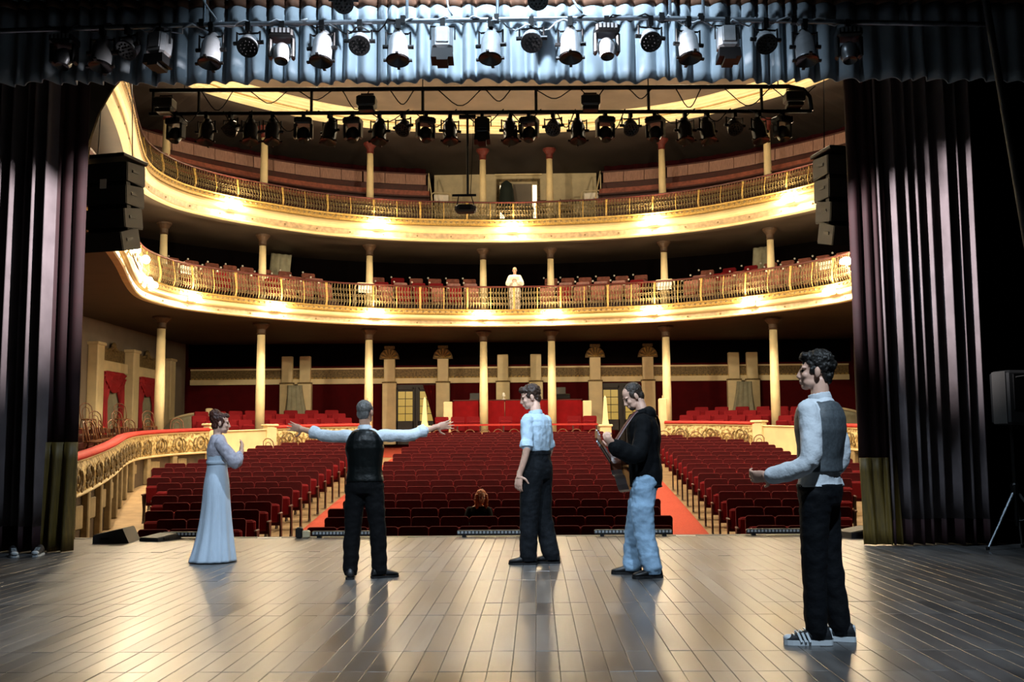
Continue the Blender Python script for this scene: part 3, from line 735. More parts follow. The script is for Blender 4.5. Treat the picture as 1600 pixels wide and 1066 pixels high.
# newel obelisks and scroll wings at the aisle heads
for sg,nm in ((-1,'left'),(1,'right')):
    p,nn,tg=plan(sg*3.05); t=thing('newel_obelisk','cream obelisk on a square pedestal at the %s aisle head'%nm,'obelisk',(p.x,p.y+.1,.75))
    MB().bbox((0,0,.5),(.38,.38,1.0),.03).build('pedestal','cream',t); MB().bbox((0,0,1.03),(.46,.46,.08),.02).build('pedestal_cap','cream',t)
    MB().lathe([(.16,1.07),(.13,1.2),(.06,1.95),(.0,2.05)],4,R=Matrix.Rotation(PI/4,3,'Z')).build('spire','cream',t)
    p,nn,tg=plan(sg*5.0); t=thing('scroll_wing','cream flaring scroll wall at the %s aisle'%nm,'wall end',(p.x,p.y+.1,.75))
    ol=[(0,0),(0,2.0)]+[(-sg*-1*(-.0)+sg*(.62*(k/7)**2)*1,2.0-1.15*(1-(1-k/7)**2)) for k in range(8)]+[(sg*.62,0)]
    MB().prism(ol,0,.22).build('wing','cream',t); MB().bbox((0,.11,.95),(.26,.3,1.9),.03).build('end_post','cream',t)
    # arched stair wall near the corner
    for X,Y,wd,hh,lab in ((sg*11.15,34.3,1.5,1.15,'large arched cream stair wall in the %s corner'%nm),(sg*8.3,36.6,.9,.8,'small arched cream stair wall behind the %s parapet'%nm),(sg*7.3,37.0,.8,.75,'little arched cream stair wall by the %s pilasters'%nm)):
        t=thing('stair_wall',lab,'wall end',(X,Y,1.2)); ol=[(-sg*wd/2,0),(-sg*wd/2,hh)]+[(-sg*wd/2+sg*wd*math.sin(PI/2*k/8),hh*.45+hh*.55*math.cos(PI/2*k/8)) for k in range(9)]+[(sg*wd/2,0)]
        MB().prism(ol,0,.2).build('arched_panel','sheer',t)
        b=MB(); b.tube([(-sg*wd/2+sg*wd*math.sin(PI/2*k/8),-.02,hh*.43+hh*.53*math.cos(PI/2*k/8)) for k in range(9)],.045,6); b.build('coping','cream_dull',t)
        MB().bbox((-sg*(wd/2+.08),.1,hh*.55),(.2,.26,hh*1.1),.03).build('end_post','cream',t)

# ------------------------------------------------------------------ left and right side walls with draped doorways
def side_bay(sg,yc,k):
    nm='left' if sg<0 else 'right'
    X=sg*(SIDE_X-.02); wy=1.62
    t=thing('box_doorway','red swag draped doorway with white sheer, %s in the %s side wall'%(['nearest','second','third'][k],nm),'doorway',(X,yc,1.55),-sg*-PI/2 if sg>0 else PI/2)
    # local: x along the wall, -y into the room
    MB().box((0,-.03,1.0),(wy,.03,2.0)).build('sheer_curtain','sheer',t)
    MB().bbox((0,-.10,2.17),(wy+.3,.16,.34),.02).build('lintel','cream',t)
    MB().box((0,-.05,2.55),(wy+.1,.08,.42)).build('frieze_panel','gilt_dark',t)
    b=MB(); b.ell((0,-.1,2.82),(.2,.05,.16),None,10,6)
    for q in (-1,1): b.tube([(q*.1,-.1,2.78),(q*.3,-.1,2.72),(q*.5,-.1,2.68)],[.06,.05,.02],6)
    b.build('crest','gilt_dark',t,smooth=True)
    for q in (-1,1):
        vs=[];fs=[]; n=14
        for j in range(12):
            tz=j/11; z=2.0*(1-tz); wd=.30+.46*max(0,1-tz*2.2)**1.0 if tz<.45 else .30+.02*math.sin(tz*9)
            for i_ in range(n):
                u=i_/(n-1); vs.append((q*(wy/2-wd*u),-.12-.05*math.sin(u*16+tz),z))
        for j in range(11):
            for i_ in range(n-1): fs.append((j*n+i_,j*n+i_+1,(j+1)*n+i_+1,(j+1)*n+i_))
        o=MB().add(vs,fs).build('side_drape','red_bright',t,True); m_=o.modifiers.new('thick','SOLIDIFY'); m_.thickness=.02
    vs=[];fs=[]; n=22
    for j in range(7):
        tz=j/6
        for i_ in range(n):
            u=i_/(n-1)*2-1; drop=.25+.42*(1-u*u)
            vs.append((u*wy/2,-.16-.05*math.sin(tz*12+u*u*4),2.02-drop*tz))
    for j in range(6):
        for i_ in range(n-1): fs.append((j*n+i_,j*n+i_+1,(j+1)*n+i_+1,(j+1)*n+i_))
    o=MB().add(vs,fs).build('swag','red_bright',t,True); m_=o.modifiers.new('thick','SOLIDIFY'); m_.thickness=.02
def side_pil(sg,yc,h,k):
    nm='left' if sg<0 else 'right'
    t=thing('wall_pilaster','cream pilaster on the %s side wall, %s from the rear corner'%(nm,ORD[k]),'pilaster',(sg*(SIDE_X-.16),yc,1.3))
    MB().bbox((0,0,h/2),(.32,.5,h),.02).build('shaft','cream',t); MB().bbox((0,0,h-.05),(.4,.6,.1),.02).build('cap','cream',t); MB().bbox((0,0,.1),(.4,.6,.2),.02).build('plinth','cream',t)
for sg in (-1,1):
    for k,yc in enumerate((32.35,35.2)): side_bay(sg,yc,k)
    for k,yc in enumerate((37.2,33.75,30.95,28.2)): side_pil(sg,yc,3.1,k)

# ------------------------------------------------------------------ lower balcony interior
MBW=MB(); sweep(MBW,[(4.2,L1R-.1),(4.2,L2B-.05),(4.35,L2B-.05),(4.35,L1R-.1)],-SMAX,SMAX,.4); MBW.build('wall_lower_balcony','black_wall',label='near black rear wall of the lower balcony',kind='structure')  # shade behind the seats is put into the wall colour
M['chair_gloss']=mat('glossy pink brown chair back','8f5548',.25,var=.3,vscale=9)
def balcony_rows(z0,offs,rise,lab,ranges,mats,name):
    root=thing(name,lab,'seats',kind='stuff')
    bs=[MB() for _ in mats]; knob=MB(); step=MB()
    rr=random.Random(11)
    for k,o in enumerate(offs):
        z=z0+rise*k
        for (a,b_) in ranges:
            sweep(step,[(o-.3,z0-.1),(o-.3,z),(o+.5,z),(o+.5,z0-.1)],a,b_,.4)
            s=a+.3
            while s<b_-.2:
                p,nn,tg=plan(s); q=p+nn*o
                if reach(s,9)>o+.5 and min(math.hypot(q.x-cx,q.y-cy) for cx,cy in COLS)>.36:
                    T=Matrix.Translation((q.x,q.y,z))@Matrix.Rotation(math.atan2(tg.y,tg.x),4,'Z')
                    j=1 if rr.random()<.16 else 0
                    put(bs[j],SB,T); put(bs[j],SC,T)
                    c=T@Vector((-.255,.02,.93)); knob.ell(c,.035,None,8,5)
                s+=.56
    for m_,b in zip(mats,bs):
        if b.v: b.build('seat_backs',m_,root,kind='stuff')
    knob.build('finials',M['white_sign'],root,kind='stuff',smooth=True); step.build('steps','dark_wood',root)
    return root
RNG=[(-16.5,-5.4),(-4.5,-.9),(.75,4.4),(5.4,14)]
balcony_rows(L1R-.02,(.8,1.7,2.6),.31,'rows of glossy brown and red seats on the lower balcony',RNG,['chair_gloss','velvet_seat'],'balcony_seats')
# pipe frames with white number plates at the balcony gangways
def gate(s,off,z,lab,flip=1):
    p,nn,tg=plan(s); q=p+nn*off
    t=thing('gangway_rail',lab,'rail',(q.x,q.y,z),math.atan2(tg.y,tg.x),'gangway rails with white plates')
    b=MB(); b.tube([(-.36,0,0),(-.36,0,.82),(-.33,0,.92),(-.25,0,.96),(.25,0,.96),(.33,0,.92),(.36,0,.82),(.36,0,0)],.028,7); b.build('pipe_frame','cream_dull',t,smooth=True)
    MB().bbox((0,-.01,.76),(.52,.03,.24),.008).build('plate','white_sign',t)
for s,lab in ((-11.0,'pipe gangway rail with white plate on the lower balcony, far left'),(-4.95,'pipe gangway rail with white plate on the lower balcony, left of centre'),(5.0,'pipe gangway rail with white plate on the lower balcony, right of centre'),(10.55,'pipe gangway rail with white plate on the lower balcony, far right')):
    gate(s,.42,L1R-.05,lab)
for s,lab in ((-2.35,'pipe gangway rail with white plate on the upper gallery, left of the doorway'),(2.45,'pipe gangway rail with white plate on the upper gallery, right of the doorway')):
    gate(s,2.2,L2R+.55,lab)
# grey pleated pillars drapes at the back of the lower balcony
for s,lab in ((-6.6,'grey flared drape at the back of the lower balcony, left'),(6.9,'grey flared drape at the back of the lower balcony, right')):
    p,nn,tg=plan(s); q=p+nn*3.55; t=thing('flared_drape',lab,'drape',(q.x,q.y,L1R),math.atan2(tg.y,tg.x))
    vs=[];fs=[]; n=12
    for j in range(10):
        tz=j/9; z=2.28-2.28*tz; wd=.5+.55*max(0,tz-.3)**1.6
        for i_ in range(n):
            u=i_/(n-1); vs.append(((u-.5)*wd*1.5-.2*tz,-.04*math.sin(u*20),z))
    for j in range(9):
        for i_ in range(n-1): fs.append((j*n+i_,j*n+i_+1,(j+1)*n+i_+1,(j+1)*n+i_))
    o=MB().add(vs,fs).build('cloth','sheer',t,True); m_=o.modifiers.new('thick','SOLIDIFY'); m_.thickness=.02
    MB().bbox((0,.1,1.1),(.36,.12,2.2),.02).build('pilaster_core','cream_dull',t)

# ------------------------------------------------------------------ upper gallery interior
G=thing('gallery_benches','stepped wooden gallery benches with pale glossy back boards','benches',kind='structure')
for sg in (-1,1):
    a,b_=sorted((sg*2.75,sg*17.5))
    for o,z,mt,hh in ((.95,L2R+.55,'bench',.30),(1.75,L2R+1.15,'bench',.30)):
        mb=MB(); sweep(mb,[(o,z),(o,z+hh),(o+.05,z+hh),(o+.05,z)],a,b_,.4); mb.build('bench_back',mt,G)
        mb=MB(); sweep(mb,[(o-.42,z-.02),(o-.42,z+.03),(o,z+.03),(o,z-.02)],a,b_,.4); mb.build('bench_seat','dark_wood',G)
        mb=MB(); sweep(mb,[(o-.1,L2R-.1),(o-.1,z-.02),(o+.75,z-.02),(o+.75,L2R-.1)],a,b_,.4); mb.build('step','dark_wood',G)
    # pale back boards, each a board of its own
    s=sg*2.8; k=0; o=2.55
    while abs(s)<17.2:
        s2=s+sg*.62; mb=MB(); lo,hi=sorted((s+sg*.01,s2-sg*.01)); sweep(mb,[(o,L2R+1.88),(o+.03,L2R+2.26),(o+.07,L2R+2.26),(o+.06,L2R+1.88)],lo,hi,.3); mb.build('back_board','bench_pale',G); s=s2; k+=1
    mb=MB(); sweep(mb,[(o-.02,L2R+2.26),(o-.02,L2R+2.3),(o+.1,L2R+2.3),(o+.1,L2R+2.26)],a,b_,.4); mb.build('cap_rail','dark_wood',G)
    mb=MB(); sweep(mb,[(o+.08,L2R-.1),(o+.08,L2R+1.88),(o+.9,L2R+1.88),(o+.9,L2R-.1)],a,b_,.4); mb.build('step','dark_wood',G)
    mb=MB(); sweep(mb,[(.4,L2R-.1),(.4,L2R+.02),(.98,L2R+.02),(.98,L2R-.1)],a,b_,.4); mb.build('step','dark_wood',G)
    # end rail of bright pipe beside the centre gangway
    p,nn,tg=plan(sg*2.72)
    b=MB(); b.tube([(p.x+nn.x*o_,p.y+nn.y*o_,z_) for o_,z_ in ((2.5,L2R+.3),(2.5,L2R+2.15),(2.35,L2R+2.25),(1.9,L2R+1.8),(1.1,L2R+1.1),(.85,L2R+.85),(.8,L2R+.0))],.025,6); b.build('end_pipe','cream_dull',G,smooth=True)
    # dark red pleated drape wall behind
    vs=[];fs=[]; S=svals(a,b_,.05)
    for i_,s in enumerate(S):
        p,nn,tg=plan(s); R=reach(s,3.5)-.08; q=p+nn*(R-.05*math.sin(s*14)*(1 if R>3 else .3))
        for z in (L2R+1.2,11.55+.0): vs.append((q.x,q.y,z))
    for i_ in range(len(S)-1): fs.append((2*i_,2*i_+2,2*i_+3,2*i_+1))
    MB().add(vs,fs).build('wall_gallery_drape','red_fabric',None,True,label='dark red pleated wall drape behind the upper gallery, %s half'%('left' if sg<0 else 'right'),kind='structure')
MB().box((0,38.45,10.3),(6.2,.2,3.2)).build('wall_gallery','cream_dull',label='cream wall behind the upper gallery centre',kind='structure')
_g=MB(); _g.box((0,35.9,L2R-.09),(5.4,1.6,.06)); _g.box((0,37.5,L2R+.23),(5.4,1.6,.64)); _g.build('floor_gallery','dark_wood',label='dark floor of the gallery gangway',kind='structure')
gd=thing('door_3','cream framed gallery doorway with bright opening','door',(.12,38.33,L2R+.55),kind='structure')
b=MB(); b.box((-.78,0,.9),(.1,.06,1.8)); b.box((.78,0,.9),(.1,.06,1.8)); b.box((0,0,1.84),(1.66,.06,.1)); b.build('door_frame','gilt_dark',gd)
MB().box((0,-.03,2.05),(1.8,.10,.06)).build('hood','cream',gd)
MB().box((.16,.02,.85),(.72,.03,1.7)).build('door_leaf',M['wall_grey'],gd)
for x in (-.62,.62): MB().box((x,.02,.85),(.16,.02,1.6)).build('lit_strip',mat('bright lobby light','fff2d0',.5,emis='ffe9bf',estr=1.1),gd)
t=thing('covered_stand','dark green cloth covered upright stand before the gallery doorway','stand',(-.32,37.9,L2R+.55))
b=MB(); b.lathe([(.10,.35),(.26,.55),(.30,.9),(.26,1.35),(.20,1.6),(.05,1.72)],10); b.build('cloth_cover',mat('dark green cloth','1f2a24',.8),t,smooth=True)
for k in range(3):
    a=2*PI*k/3; MB().tube([(0,0,.4),(.3*math.cos(a),.3*math.sin(a),0)],.02,6).build('leg','black_metal',t)
t=thing('small_chair','small dark wooden chair before the gallery doorway','chair',(.45,37.7,L2R+.55))
MB().bbox((0,0,.55),(.5,.4,.05),.01).build('seat','black_plastic',t)
b=MB(); b.prism([(-.28,.58),(.28,.58),(.2,.72),(0,.78),(-.2,.72)],.16,.2); b.build('backrest','black_plastic',t)
for sx,sy in ((-1,-1),(1,-1),(-1,1),(1,1)): MB().box((sx*.21,sy*.16,.27),(.04,.04,.54)).build('leg','black_plastic',t)
for x,lab in ((1.05,'light wooden chair right of the gallery doorway'),(1.9,'light wooden chair further right of the gallery doorway')):
    t=thing('wooden_chair',lab,'chair',(x,37.6,L2R+.55))
    MB().bbox((0,0,.45),(.44,.42,.04),.01).build('seat','brown_wood',t)
    for z in (.72,.9): MB().box((0,.2,z),(.44,.03,.06)).build('back_slat','brown_wood',t)
    for sx in (-1,1): MB().box((sx*.2,.2,.48),(.04,.04,.96)).build('rear_leg','brown_wood',t); MB().box((sx*.2,-.18,.22),(.04,.04,.44)).build('front_leg','brown_wood',t)
# ------------------------------------------------------------------ lighting fixtures
def fixture_set(body, tagname):
    S={}
    def hook(t,h=.16):
        MB().box((0,0,-.03),(.05,.07,.10)).build('clamp','black_metal',t); MB().tube([(0,0,-.06),(0,0,-h)],.012,6).build('spigot','black_metal',t)
    def yoke(t,zt,zp,hw):
        MB().tube([(-hw,0,zp),(-hw,0,zt+.02),(-hw+.02,0,zt),(hw-.02,0,zt),(hw,0,zt+.02),(hw,0,zp)],.011,5).build('yoke','black_metal',t)
        for s in (-1,1): MB().tube([(s*(hw-.03),0,zp),(s*(hw+.035),0,zp)],.022,7).build('lock_knob','black_metal',t)
    # PAR can
    t=thing('par_can','x','stage light'); hook(t,.13); yoke(t,-.13,-.27,.125)
    R=Matrix.Rotation(math.radians(-15),3,'X'); c=Vector((0,0,-.28))
    b=MB(); b.lathe([(.0,.205),(.055,.20),(.062,.15),(.078,.14),(.092,.10),(.098,.09),(.098,.07),(.103,.065),(.103,-.12),(.108,-.125),(.108,-.145)],20,c,R,False); b.build('can',body,t,smooth=True)
    b=MB(); b.lathe([(.108,-.145),(.112,-.15),(.112,-.165),(.0,-.12)],20,c,R,False); b.build('lens','lens',t)
    b=MB()
    for k in range(4):
        a=PI/2*k; p=R@Vector((.125*math.cos(a),.125*math.sin(a),-.155))+c; b.box(p,(.045 if k%2==0 else .03,.045 if k%2 else .03,.02),R)
    b.lathe([(.105,-.150),(.122,-.150),(.122,-.158),(.105,-.158)],20,c,R,False); b.build('gel_frame','black_metal',t)
    S['p']=t
    # LED par
    t=thing('led_par','x','stage light'); hook(t,.10); yoke(t,-.10,-.20,.125)
    R=Matrix.Rotation(math.radians(-42),3,'X'); c=Vector((0,.02,-.21))
    b=MB(); b.lathe([(.0,.10),(.07,.095),(.095,.05),(.105,.0),(.108,-.05)],18,c,R,False); b.build('housing',body,t,smooth=True)
    b=MB(); b.lathe([(.108,-.05),(.112,-.055),(.112,-.075),(.10,-.075),(.0,-.065)],18,c,R,False); b.build('front_plate','black_plastic',t)
    b=MB()
    for rr,nn in ((.075,12),(.04,6)):
        for k in range(nn): b.ell(R@Vector((rr*math.cos(2*PI*k/nn),rr*math.sin(2*PI*k/nn),-.076))+c,.011,None,6,4)
    b.build('led_lenses','lens',t,kind='stuff'); S['l']=t
    # flood box
    t=thing('flood_light','x','stage light'); hook(t,.07)
    R=Matrix.Rotation(math.radians(-6),3,'X'); c=Vector((0,0,-.21))
    b=MB(); b.bbox(c,(.215,.20,.26),.035,R); b.build('housing',body,t)
    b=MB(); b.bbox(R@Vector((0,-.104,.02))+c,(.13,.012,.17),.005,R); b.build('vent_panel',body,t)
    b=MB(); ol=[(-.105,0),(.105,0),(.115,-.10),(.06,-.10),(.055,-.13),(-.055,-.13),(-.06,-.10),(-.115,-.10)]
    b.prism(ol,-.10,.10,Matrix.Translation(R@Vector((0,0,-.13))+c)@R.to_4x4()); b.build('barn_door','black_metal',t)
    MB().tube([(-.125,0,-.2),(-.125,0,-.06),(.125,0,-.06),(.125,0,-.2)],.01,5).build('yoke','black_metal',t); S['b']=t
    # moving head
    t=thing('moving_head','x','stage light'); hook(t,.08)
    MB().bbox((0,0,-.13),(.25,.22,.10),.02).build('base','black_plastic',t)
    b=MB()
    for k in range(5): b.box((-.08+.04*k,-.115,-.115),(.022,.012,.05))
    b.build('base_vents',body,t)
    for s in (-1,1): MB().bbox((s*.115,0,-.27),(.04,.12,.22),.015).build('arm','black_plastic',t)
    R=Matrix.Rotation(math.radians(-20),3,'X'); b=MB(); b.lathe([(.0,.10),(.05,.095),(.088,.05),(.096,.0),(.09,-.06),(.07,-.10),(.07,-.115)],16,(0,0,-.31),R,False); b.build('head',body,t,smooth=True)
    b=MB(); b.lathe([(.07,-.115),(.0,-.09)],16,(0,0,-.31),R,False); b.build('lens','lens',t); S['m']=t
    for o in S.values(): o['group']=tagname
    return S
FS1=fixture_set('grey_metal','stage lights on the front bar'); used=set()
KN={'p':'silver par can','l':'round silver LED par','b':'square silver flood light','m':'moving head light'}
def hang(FS,ty,loc,rz,lab,us):
    if ty not in us:
        us.add(ty); o=FS[ty]; o.location=loc; o.rotation_euler=(0,0,rz); o['label']=lab; return o
    return dup(FS[ty],loc,rz,lab)
bar1=[(-4.16,'m'),(-3.76,'p'),(-3.49,'l'),(-3.16,'b'),(-2.62,'p'),(-2.23,'l'),(-1.88,'m'),(-1.46,'p'),(-1.07,'l'),(-.67,'p'),(-.21,'b'),(.29,'p'),(.71,'l'),(1.11,'p'),(1.48,'m'),(1.93,'l'),(2.32,'p'),(2.72,'b'),(3.11,'l'),(3.51,'p'),(3.95,'m')]
PIPE=[(-5.6,5.52),(-4.2,5.54),(-2.8,5.56),(-.2,5.56),(.9,5.56),(1.9,5.55),(3.2,5.5),(4.5,5.45),(5.4,5.42)]
def pz(x,P):
    for (a,b_),(c,d) in zip(P[:-1],P[1:]):
        if x<=c: return b_+(d-b_)*(x-a)/(c-a)
    return P[-1][1]
cnt={}
rg=random.Random(2)
tot={k:sum(1 for _,t in bar1 if t==k) for k in 'plbm'}
for x,ty in bar1:
    cnt[ty]=cnt.get(ty,0)+1; k=cnt[ty]
    rz=rg.uniform(-.25,.25)+(-.35 if x<-2.2 and ty!='b' else .25 if x>2.8 else 0)*(.6)
    hang(FS1,ty,(x,10.2,pz(x,PIPE)-.005),rz,'%s on the front lighting bar, %s of its kind from the left'%(KN[ty],ORD[k-1]),used)
bp=thing('lighting_bar','long steel lighting bar hung before the grey border','lighting bar')
MB().tube([(x,10.2,z) for x,z in PIPE],.027,8).build('pipe','steel',bp,smooth=True)
for x in (-4.9,-2.72,-.62,.35,2.05,2.45,3.4): MB().box((x,10.2,pz(x,PIPE)+.01),(.05,.07,.08)).build('pipe_clamp','black_metal',bp)
for x in (-2.7,-.58,.36,2.14,2.48): MB().tube([(x,10.2,pz(x,PIPE)+.02),(x+.02,10.2,9.9)],.016,6).build('hanging_rod','steel',bp)
# cables draped along the bar
rg=random.Random(8)
M['cable']=mat('grey cable','c3ccd3',.5); M['cable_black']=mat('black cable','0b0b0c',.5)
for k in range(9):
    x0=-4.4+k*.93; n=14; amp=rg.uniform(.03,.10); pts=[]
    for i in range(n):
        u=i/(n-1); x=x0+u*rg.uniform(.85,.95)*1.05; pts.append((x,10.2-.04*math.cos(u*17+k),pz(x,PIPE)+.03*math.sin(u*19+k)-(amp*math.sin(PI*u) if k%2 else 0)))
    o=MB().tube(pts,.009,5).build('power_cable','cable' if k%3 else 'cable_black',None,True,label='thin cable wound along the front lighting bar, %s from the left'%ORD[k],cat='cable',group='cables on the front bar')
for k,(x0,x1,top) in enumerate(((-.35,-.05,6.2),(1.0,1.25,6.3),(-2.75,-2.6,6.2))):
    pts=[(x0+(x1-x0)*u+.06*math.sin(u*5+k),10.2-.03,top+(5.6-top)*u) for u in [i/10 for i in range(11)]]
    MB().tube(pts,.011,5).build('drop_cable','cable',None,True,label='pale cable dropping to the front lighting bar, %s'%['left of centre','right of centre','at the left'][k],cat='cable')
# lights of a higher bar, only their undersides show
for k,(x,z) in enumerate(((.78,6.14),(-1.30,6.14))):
    t=dup(FS1['l'],(x,10.5,z),.1*k,'black stage light hanging above the front bar, %s'%['right of centre','left of centre'][k])
    for c_ in t.children:
        if c_.name.startswith('housing'):
            c_.data=c_.data.copy(); c_.data.materials.clear(); c_.data.materials.append(M['black_plastic'])
hb=thing('upper_bar','steel bar above the frame carrying two black lights','lighting bar'); MB().tube([(-5.6,10.5,6.145),(5.4,10.5,6.145)],.025,8).build('pipe','black_metal',hb)
for x in (-4,0.1,4): MB().tube([(x,10.5,6.15),(x,10.5,9.9)],.012,6).build('hanging_rod','black_metal',hb)

# second bar: ladder truss over the apron, all black
FS2=fixture_set('black_plastic','stage lights on the ladder truss'); used2=set()
for o in FS2.values(): pass
TY=14.2
bar2=[(-4.41,'m'),(-3.97,'p'),(-3.62,'l'),(-3.33,'p'),(-3.02,'p'),(-2.57,'m'),(-2.19,'p'),(-1.86,'m'),(-1.48,'p'),(-1.14,'l'),(-.82,'m'),(-.47,'p'),(-.01,'b'),(.39,'p'),(.66,'m'),(1.0,'l'),(1.35,'p'),(1.74,'m'),(2.1,'l'),(2.45,'m'),(2.87,'p'),(3.18,'p'),(3.57,'l'),(3.91,'p'),(4.24,'m')]
KN2={'p':'black par can','l':'round black LED par','b':'square black flood light','m':'black moving head'}; cnt={}
def tz(x): return 5.905-.012*(x-.0)
for x,ty in bar2:
    cnt[ty]=cnt.get(ty,0)+1
    hang(FS2,ty,(x,TY,tz(x)-.005),rg.uniform(-.5,.5)+(PI if ty=='p' and False else 0),'%s under the ladder truss, %s of its kind from the left'%(KN2[ty],ORD[cnt[ty]-1]),used2)
tr=thing('ladder_truss','black two-pipe ladder truss with rounded right end over the apron','truss')
b=MB(); b.tube([(-4.8,TY,6.30),(0,TY,6.255),(4.35,TY,6.215),(4.55,TY,6.17),(4.64,TY,6.06),(4.66,TY,5.86)],.033,8); b.build('top_pipe','black_metal',tr,smooth=True)
b=MB(); b.tube([(-4.8,TY,5.955),(0,TY,5.905),(4.66,TY,5.85)],.03,8); b.build('bottom_pipe','black_metal',tr,smooth=True)
for x in (-4.75,-4.09,-2.46,-.86,.76,2.36,3.96): MB().tube([(x,TY,tz(x)),(x,TY,tz(x)+.35)],.022,6).build('rung','black_metal',tr)
for x in (-4.3,-.86,2.36,4.2): MB().tube([(x,TY,tz(x)+.35),(x,TY,12.4)],.008,5).build('suspension_wire','black_metal',tr)
for k in range(26):
    x0=-4.4+.34*k; w_=rg.uniform(.25,.7); d=rg.uniform(.08,.3); top=tz(x0)+(.34 if k%2 else .02)
    pts=[(x0+w_*u,TY-.03,top-d*math.sin(PI*u)+.02*math.sin(u*9)) for u in [i/9 for i in range(10)]]
    MB().tube(pts,.008,4).build('looped_cable','cable_black',None,label='thin black cable looping from the ladder truss, %s from the left'%ORD[k],cat='cable',group='cables on the truss')
for k,(x,z,lab) in enumerate(((-4.55,6.05,'black control box at the left end of the ladder truss'),(-1.65,6.03,'black projector box sitting on the ladder truss, left of centre'),(1.53,5.99,'black projector box sitting on the ladder truss, right of centre'),(4.40,6.0,'black control box at the right end of the ladder truss'))):
    t=thing('projector_box',lab,'projector',(x,TY-.08,z))
    MB().bbox((0,0,.02),(.27,.24,.15),.02).build('housing','black_plastic',t); MB().lathe([(.05,-.0),(.055,.05),(.04,.06)],10,(.02,.12,.02),Matrix.Rotation(-PI/2,3,'X')).build('lens_tube','black_metal',t); MB().bbox((0,0,-.09),(.22,.2,.06),.01).build('foot_bracket','black_metal',t)
    MB().tube([(-.09,.03,.09),(-.09,.05,.16),(.09,.05,.16),(.09,.03,.09)],.012,5).build('handle','black_metal',t)
t=thing('suspended_rod','thin black drop rod with cross bar under the truss','drop rod',(-.22,TY,5.9))
MB().tube([(0,0,0),(0,0,-1.2)],.018,6).build('rod','black_metal',t); MB().box((0,0,-.06),(.24,.06,.05)).build('top_clamp','black_metal',t); MB().tube([(-.22,0,-1.2),(.12,0,-1.2)],.018,6).build('cross_bar','black_metal',t); MB().tube([(.08,0,-.3),(.04,0,-1.2)],.005,4).build('stay_wire','black_metal',t)
t=thing('hanging_camera_box','grey box light hanging from the drop rod cross bar','stage light',(-.25,TY,4.69))
MB().bbox((0,0,-.19),(.30,.2,.11),.03).build('housing','cabinet_side',t); MB().tube([(-.12,0,-.14),(-.10,0,0),(.08,0,0),(.12,0,-.14)],.010,5).build('yoke','black_metal',t); MB().box((.0,-.105,-.19),(.16,.01,.06)).build('front_slot','black_plastic',t)

# ------------------------------------------------------------------ grey border and stage curtains
def cloth(xs, depth, zs, Y0, mat_, name, parent=None, zedge=None, thick=.012, **kw):
    # xs: list of x; depth(x,t): fold offset; zs: list of z from top to bottom
    vs=[];fs=[]; n=len(xs)
    for j,z in enumerate(zs):
        t=j/(len(zs)-1)
        for x in xs:
            zz=z+(zedge(x)*t if zedge else 0); vs.append((x+.0,Y0+depth(x,t),zz))
    for j in range(len(zs)-1):
        for i in range(n-1): fs.append((j*n+i,j*n+i+1,(j+1)*n+i+1,(j+1)*n+i))
    o=MB().add(vs,fs).build(name,mat_,parent,True,**kw)
    s=o.modifiers.new('thick','SOLIDIFY'); s.thickness=thick; s.offset=1
    return o
def folds(seed, w0, amp, sharp=1.0):
    r=random.Random(seed); xs=[-9.5]; 
    while xs[-1]<9.5: xs.append(xs[-1]+w0*r.uniform(.6,1.45))
    A=[r.uniform(.6,1.25)*amp for _ in xs]
    import bisect
    def f(x,t):
        i=max(0,min(len(xs)-2,bisect.bisect(xs,x)-1)); u=(x-xs[i])/(xs[i+1]-xs[i])
        return -A[i]*abs(math.sin(PI*u))**sharp*(.9+.1*t)
    return f
vf=folds(4,.175,.11,1.0)
xs=[-7.2+i*.016 for i in range(int(13.4/.016))]
val=thing('stage_border','grey pleated stage border with brown webbing stripe','curtain')
ze=lambda x: .018*math.sin(x*5.1)*math.sin(x*2.3)+.008*math.sin(x*13)-.0115*(x)
zs=[7.4,6.5,6.06]; cloth(xs,vf,[8.4,7.4,6.6,6.10],10.9,'valance','upper_cloth',val,lambda x:-.0115*x)
cloth(xs,vf,[6.10,6.0],10.9,'valance_stripe','webbing_stripe',val)
for o in list(val.children):
    if o.name.startswith('webbing'):
        me=o.data
        for v in me.vertices: v.co.z += -.0115*v.co.x
cloth(xs,lambda x,t: vf(x,t)*(1+.15*t)+.02*math.sin(x*9+t*4)*t,[6.0-.0*k-(6.0-5.13)*k/7 for k in range(8)],10.9,'valance','lower_cloth',val,ze)
me=[o for o in val.children if o.name.startswith('lower')][0].data
for v in me.vertices:
    t=(6.0-v.co.z)/.87; v.co.z += -.0115*v.co.x*(1-max(0,min(1,t)))
MB().tube([(-7.3,10.95,8.45),(6.3,10.95,8.35)],.03,8).build('batten','black_metal',val)
for x in (-6,-2,2,6): MB().tube([(x,10.95,8.4),(x,10.95,9.95)],.01,5).build('suspension_wire','black_metal',val)

